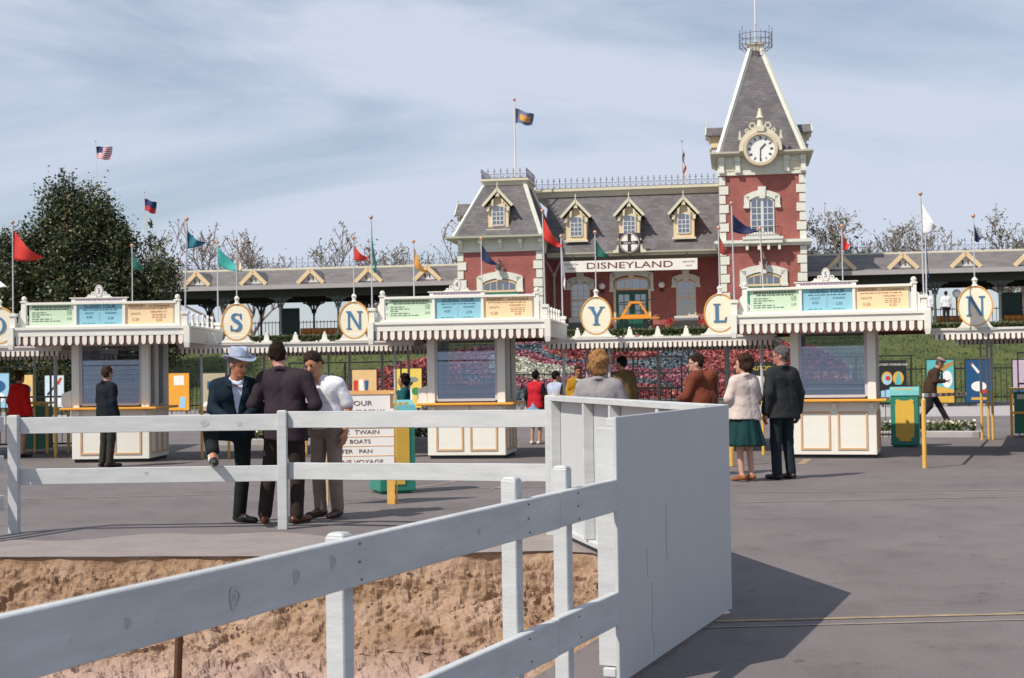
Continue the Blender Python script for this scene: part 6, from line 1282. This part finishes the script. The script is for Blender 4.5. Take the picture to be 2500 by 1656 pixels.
def hat(R0, HW, hm, c):
    n = 36; mb = MB(); prof = []
    def crown(t, z): return .093*(1-.10*max(0, z-.04)/.1)
    rings = []
    for r_, z in ((.060, .015), (.165, .005), (.172, .014), (.165, .016), (.103, .022), (.100, .05), (.096, .10), (.088, .128), (.06, .132), (.02, .108)):
        ring_ = []
        for i in range(n):
            t = 2*math.pi*i/n; x, y = math.cos(t), math.sin(t); rr = r_; zz = z
            if r_ > .11: zz += .030*abs(x)**2.5 - .018*abs(y)**2
            if z > .09: zz -= .030*math.exp(-(x*rr/.03)**2)*(1 if r_ < .09 else .5) if True else 0
            if z > .05: rr *= 1-.14*(max(0, -y))*abs(x)
            ring_.append((x*rr*.92, y*rr*1.12, zz))
        rings.append(ring_)
    for rg_ in rings: mb.v += rg_
    for a in range(len(rings)-1):
        for i in range(n): mb.f.append((a*n+i, a*n+(i+1) % n, (a+1)*n+(i+1) % n, (a+1)*n+i)); mb.m.append(0)
    mb.f.append(tuple(range((len(rings)-1)*n, len(rings)*n))); mb.m.append(0)
    o = obj('hat', mb, cloth(c, .8), R0, HW((0, .01, .135)), smooth=True); o.rotation_euler = (R_(5), 0, R_(24))
    mb = MB(); mb.lathe([(.103, .024), (.104, .040)], (0, 0, 0), n, sx=.92, sy=1.12); b_ = obj('hat_band', mb, cloth((.30, .31, .36)), o)
def glasses(R0, HW, hm):
    mb = MB()
    for s in (-1, 1): ring(mb, (s*.032, 0), .020, .024, -.003, .003, n=14); mb.bar((s*.055, 0, .004), (s*.076, .10, .006), .004, .006)
    mb.bar((-.01, 0, .002), (.01, 0, .002), .004, .004); o = obj('glasses', mb, CK, R0, HW((0, -.108, .090))); o.rotation_euler = Matrix(hm.tolist()).to_euler()
NAVY, PLUM, GREYS = (.010, .020, .032), (.034, .025, .032), (.026, .028, .030)
WSH = (.72, .74, .80)
# the man in the hat, one foot up on the lower rail
r = person('man in a pale grey hat and navy jacket, one foot on the rail', (-2.80, 14.24, 0), 22, 1.74, .014, dict(che=(.01, -.06, 1.27), nck=(.015, -.09, 1.455), hed=(.02, -.125, 1.505), shL=(.19, -.05, 1.41), shR=(-.18, -.06, 1.405), elL=(.23, -.12, 1.15), elR=(-.225, -.13, 1.15), wrL=(.07, -.33, 1.07), wrR=(-.13, -.36, 1.06),
      hiR=(-.10, -.02, .95), knR=(-.30, -.34, .99), anR=(-.31, -.60, .695), toR=(-.32, -.75, .655), anL=(.06, .03, .09), knL=(.09, -.02, .5), toL=(.15, -.14, .035), kn_up=(0, 0, 1)), (24, 20, 0), (.46, .19, .10), ((.20, .17, .15), 'short'), dict(kind='jacket', c=NAVY, hem=.84, shirt=(.55, .60, .75), open=1.08, e=.018), ('trousers', (.014, .018, .018)), socks=(.62, .58, .58), group='three men talking by the fence')
hat(r[0], r[1], r[2], (.34, .39, .50))
# the man seen from behind
person('man in a dark plum jacket with his back to the camera', (-2.26, 14.10, 0), 172, 1.80, .014, dict(pel=(0, 0, .95), che=(0, -.03, 1.29), nck=(.045, -.05, 1.475), hed=(.085, -.085, 1.525), elL=(.31, .02, 1.14), elR=(-.31, .02, 1.14), wrL=(.16, -.22, 1.07), wrR=(-.16, -.22, 1.07), shL=(.205, -.01, 1.43), shR=(-.205, -.01, 1.43), hiL=(.10, 0, .93), hiR=(-.10, 0, .93), knL=(.16, .0, .50), anL=(.20, .03, .09), toL=(.26, -.11, .035), knR=(-.12, -.01, .5), anR=(-.12, .04, .09), toR=(-.17, -.12, .035)), (14, 18, 6), (.52, .25, .20), ((.022, .013, .007), 'short'),
       dict(kind='jacket', c=PLUM, hem=.80, shirt=(.70, .72, .80), e=.022, fold=.005), ('trousers', (.034, .025, .022)), (.10, .03, .015), group='three men talking by the fence', fat=.98)
# the man in the white T-shirt
person('smiling man in a white T-shirt and stained work trousers', (-1.92, 14.66, 0), -24, 1.76, .014, dict(che=(-.03, -.03, 1.28), nck=(-.05, -.09, 1.43), hed=(-.045, -.13, 1.475), shL=(.155, -.02, 1.39), shR=(-.225, -.05, 1.395), elL=(.24, .04, 1.13), wrL=(.235, -.03, .87), elR=(-.27, -.12, 1.16), wrR=(-.12, -.34, 1.12), anL=(.10, .03, .09)), (4, 16, -10), (.47, .21, .115), ((.035, .022, .015), 'short'),
       dict(kind='shirt', c=(.76, .76, .82), hem=.90, sleeve=.42, e=.010, flare=-.02, fold=.003), ('trousers', (.26, .21, .17)), (.06, .03, .02), group='three men talking by the fence')
# right-hand group
r = person('grey-haired man in a dark grey suit seen from behind by booth 5', (3.56, 18.85, 0), -152, 1.76, .015, dict(elL=(.26, .06, 1.14), elR=(-.26, .05, 1.14), wrL=(.27, .0, .88), wrR=(-.27, .0, .88), anL=(.12, .03, .09), anR=(-.11, .03, .09)), (44, 4, 0), (.46, .21, .15), ((.12, .115, .115), 'short'), dict(kind='jacket', c=GREYS, hem=.80, shirt=(.6, .6, .6), e=.028, flare=.035), ('trousers', (.018, .026, .032)), fat=1.06, group='visitors waiting by booth 5'); glasses(r[0], r[1], r[2])
person('brown-haired woman in a cream cardigan and green skirt seen from behind', (3.02, 18.6, 0), -150, 1.64, .015, dict(elL=(.25, -.02, 1.16), wrL=(.10, -.22, 1.10), elR=(-.26, -.02, 1.16), wrR=(-.12, -.22, 1.10), anL=(.085, .03, .11), anR=(-.085, .03, .11), toL=(.09, -.11, .03), toR=(-.10, -.11, .03), knL=(.085, -.01, .5), knR=(-.085, -.01, .5)), (52, 2, 0), SK3, ((.055, .028, .018), 'bouffant'),
       dict(kind='cardigan', c=(.56, .47, .43), hem=.86, shirt=(.75, .73, .72), e=.03, flare=.045), ('skirt', (.010, .042, .042), .50, .31), (.28, .10, .04), female=True, fat=1.06, group='visitors waiting by booth 5')
r = person('dark-haired man in a rust brown jacket and glasses behind the barrier', (2.62, 19.6, 0), -140, 1.72, .016, dict(che=(0, -.06, 1.26), nck=(0, -.10, 1.44), hed=(0, -.13, 1.495), elL=(.27, -.06, 1.13), elR=(-.27, -.06, 1.13), wrL=(.12, -.30, 1.06), wrR=(-.12, -.30, 1.06)), (46, 2, 0), SK3, ((.035, .018, .012), 'short'), dict(kind='jacket', c=(.16, .045, .025), hem=.86, e=.034, flare=.0, fold=.007), ('trousers', (.03, .03, .03)), fat=1.1, group='visitors waiting by booth 5'); glasses(r[0], r[1], r[2])
person('blonde woman in a grey tweed coat standing just behind the barrier', (.84, 13.75, 0), 168, 1.64, .014, dict(elL=(.26, .0, 1.14), elR=(-.26, .0, 1.14), wrL=(.14, -.2, 1.0), wrR=(-.14, -.2, 1.0)), (-8, 3, 0), SK3, ((.36, .19, .075), 'bouffant'), dict(kind='coat', c=(.27, .25, .26), hem=.55, e=.034, flare=.05), ('skirt', (.10, .10, .11), .45, .26), female=True, fat=1.08, face=False)
person('dark-haired man in an olive jacket beyond the blonde woman', (1.93, 25.2, 0), -160, 1.72, .02, {}, (30, 0, 0), SK1, ((.012, .010, .010), 'short'), dict(kind='jacket', c=(.17, .12, .055), hem=.80, shirt=(.7, .7, .7), e=.028), ('trousers', (.03, .03, .03)), face=False)
person('person in a mustard jacket with a camera strap beyond the barrier', (1.34, 29.2, 0), 10, 1.60, .02, dict(elL=(.26, -.02, 1.13), wrL=(.10, -.22, 1.05), elR=(-.26, -.02, 1.13), wrR=(-.10, -.22, 1.05)), (0, 10, 0), SK2, ((.06, .02, .012), 'short'), dict(kind='jacket', c=(.36, .20, .02), hem=.80, open=1.15, shirt=(.6, .6, .6)), ('trousers', (.04, .03, .03)), female=True)
person('girl in a red vest and blue skirt seen from behind by booth 4', (.47, 29.0, 0), 150, 1.50, .02, dict(elR=(-.27, .03, 1.14)), (0, 0, 0), SK3, ((.010, .009, .009), 'short'), dict(kind='vest', c=(.50, .02, .035), hem=.86, sleeve=0, arms_c=(.012, .012, .014)), ('skirt', (.20, .34, .52), .55, .27), (.70, .68, .66), female=True, face=False)
person('child in a pale blue vest with black sleeves near booth 4', (.86, 28.4, 0), 140, 1.48, .02, {}, (-20, 5, 0), SK3, ((.010, .009, .009), 'short'), dict(kind='vest', c=(.40, .46, .62), hem=.84, sleeve=0, arms_c=(.012, .014, .03)), ('trousers', (.02, .02, .03)), face=False)
person('woman in a teal cardigan and white collar walking left of booth 4', (-1.93, 25.2, 0), -80, 1.46, .02, dict(elL=(.22, -.05, 1.14), wrL=(.12, -.22, 1.05)), (0, 0, 0), SK2, ((.012, .010, .009), 'bouffant'), dict(kind='cardigan', c=(.010, .085, .095), hem=.92, shirt=(.7, .7, .7), open=1.1), ('skirt', (.10, .10, .085), .50, .24), female=True)
person('man in a navy jacket and dark trousers standing at the counter of booth 3', (-6.70, 23.5, 0), 140, 1.66, .018, dict(elL=(.235, .0, 1.14), wrL=(.20, -.10, .92)), (12, 2, 0), SK1, ((.05, .028, .018), 'short'), dict(kind='jacket', c=(.010, .014, .020), hem=.82, shirt=(.70, .70, .74)), ('trousers', (.035, .035, .028)))
person('person in a bright red hooded jacket at the left edge', (-9.32, 26.9, 0), 148, 1.62, .018, dict(), (10, 4, 0), SK1, ((.05, .025, .012), 'short'), dict(kind='jacket', c=(.50, .012, .012), hem=.84, e=.045, flare=.05), ('skirt', (.02, .05, .12), .50, .25), (.03, .02, .02), female=True, face=False)
person('seller in a rust dress sitting inside booth 3', tuple(BP(3, .16, .62, .10)), -6, 1.46, .018, {}, (0, 6, 0), (.36, .17, .11), ((.012, .008, .006), 'bouffant'), dict(kind='shirt', c=(.40, .14, .08), hem=.85), ('trousers', (.05, .04, .04)), female=True, group='booth sellers')
r = person('man in brown checked jacket and flat cap striding to the right', (10.35, 35.3, 0), 82, 1.74, .02, dict(che=(0, -.10, 1.26), nck=(0, -.17, 1.43), hed=(0, -.21, 1.48), shL=(.185, -.13, 1.38), shR=(-.185, -.13, 1.38), elL=(.23, -.10, 1.12), elR=(-.23, -.10, 1.12), wrL=(.12, -.34, 1.12), wrR=(-.12, -.34, 1.12), knL=(.09, -.22, .52), anL=(.09, -.42, .14), toL=(.09, -.56, .12), knR=(-.09, .02, .5), anR=(-.09, .30, .16), toR=(-.09, .18, .035)), (0, 30, 0), SK1, ((.10, .08, .07), 'short'), dict(kind='jacket', c=(.055, .030, .020), hem=.82), ('trousers', (.018, .018, .020)))
mb = MB(); mb.lathe([(.10, 0), (.105, .03), (.07, .06), (.02, .065)], (0, 0, 0), 14, sy=1.15); o = obj('cap', mb, cloth((.35, .25, .22)), r[0], r[1]((0, .01, .165)), smooth=True); o.rotation_euler = Matrix(r[2].tolist()).to_euler()
for u, d, z, rz, lb in ((11.85, 1.0, FL, 170, 'man in a white shirt standing on the platform, just right of the booth sign'), (12.70, 1.2, FL, 190, 'man in a white shirt standing on the platform beside the globe lamp')):
    person(lb, tuple(SP(u, d, z)), rz-9, 1.60, .026, {}, (0, 0, 0), SK2, ((.012, .01, .01), 'short'), dict(kind='shirt', c=(.70, .70, .72), hem=.92), ('trousers', (.02, .02, .022)), group='men on the platform', face=False)
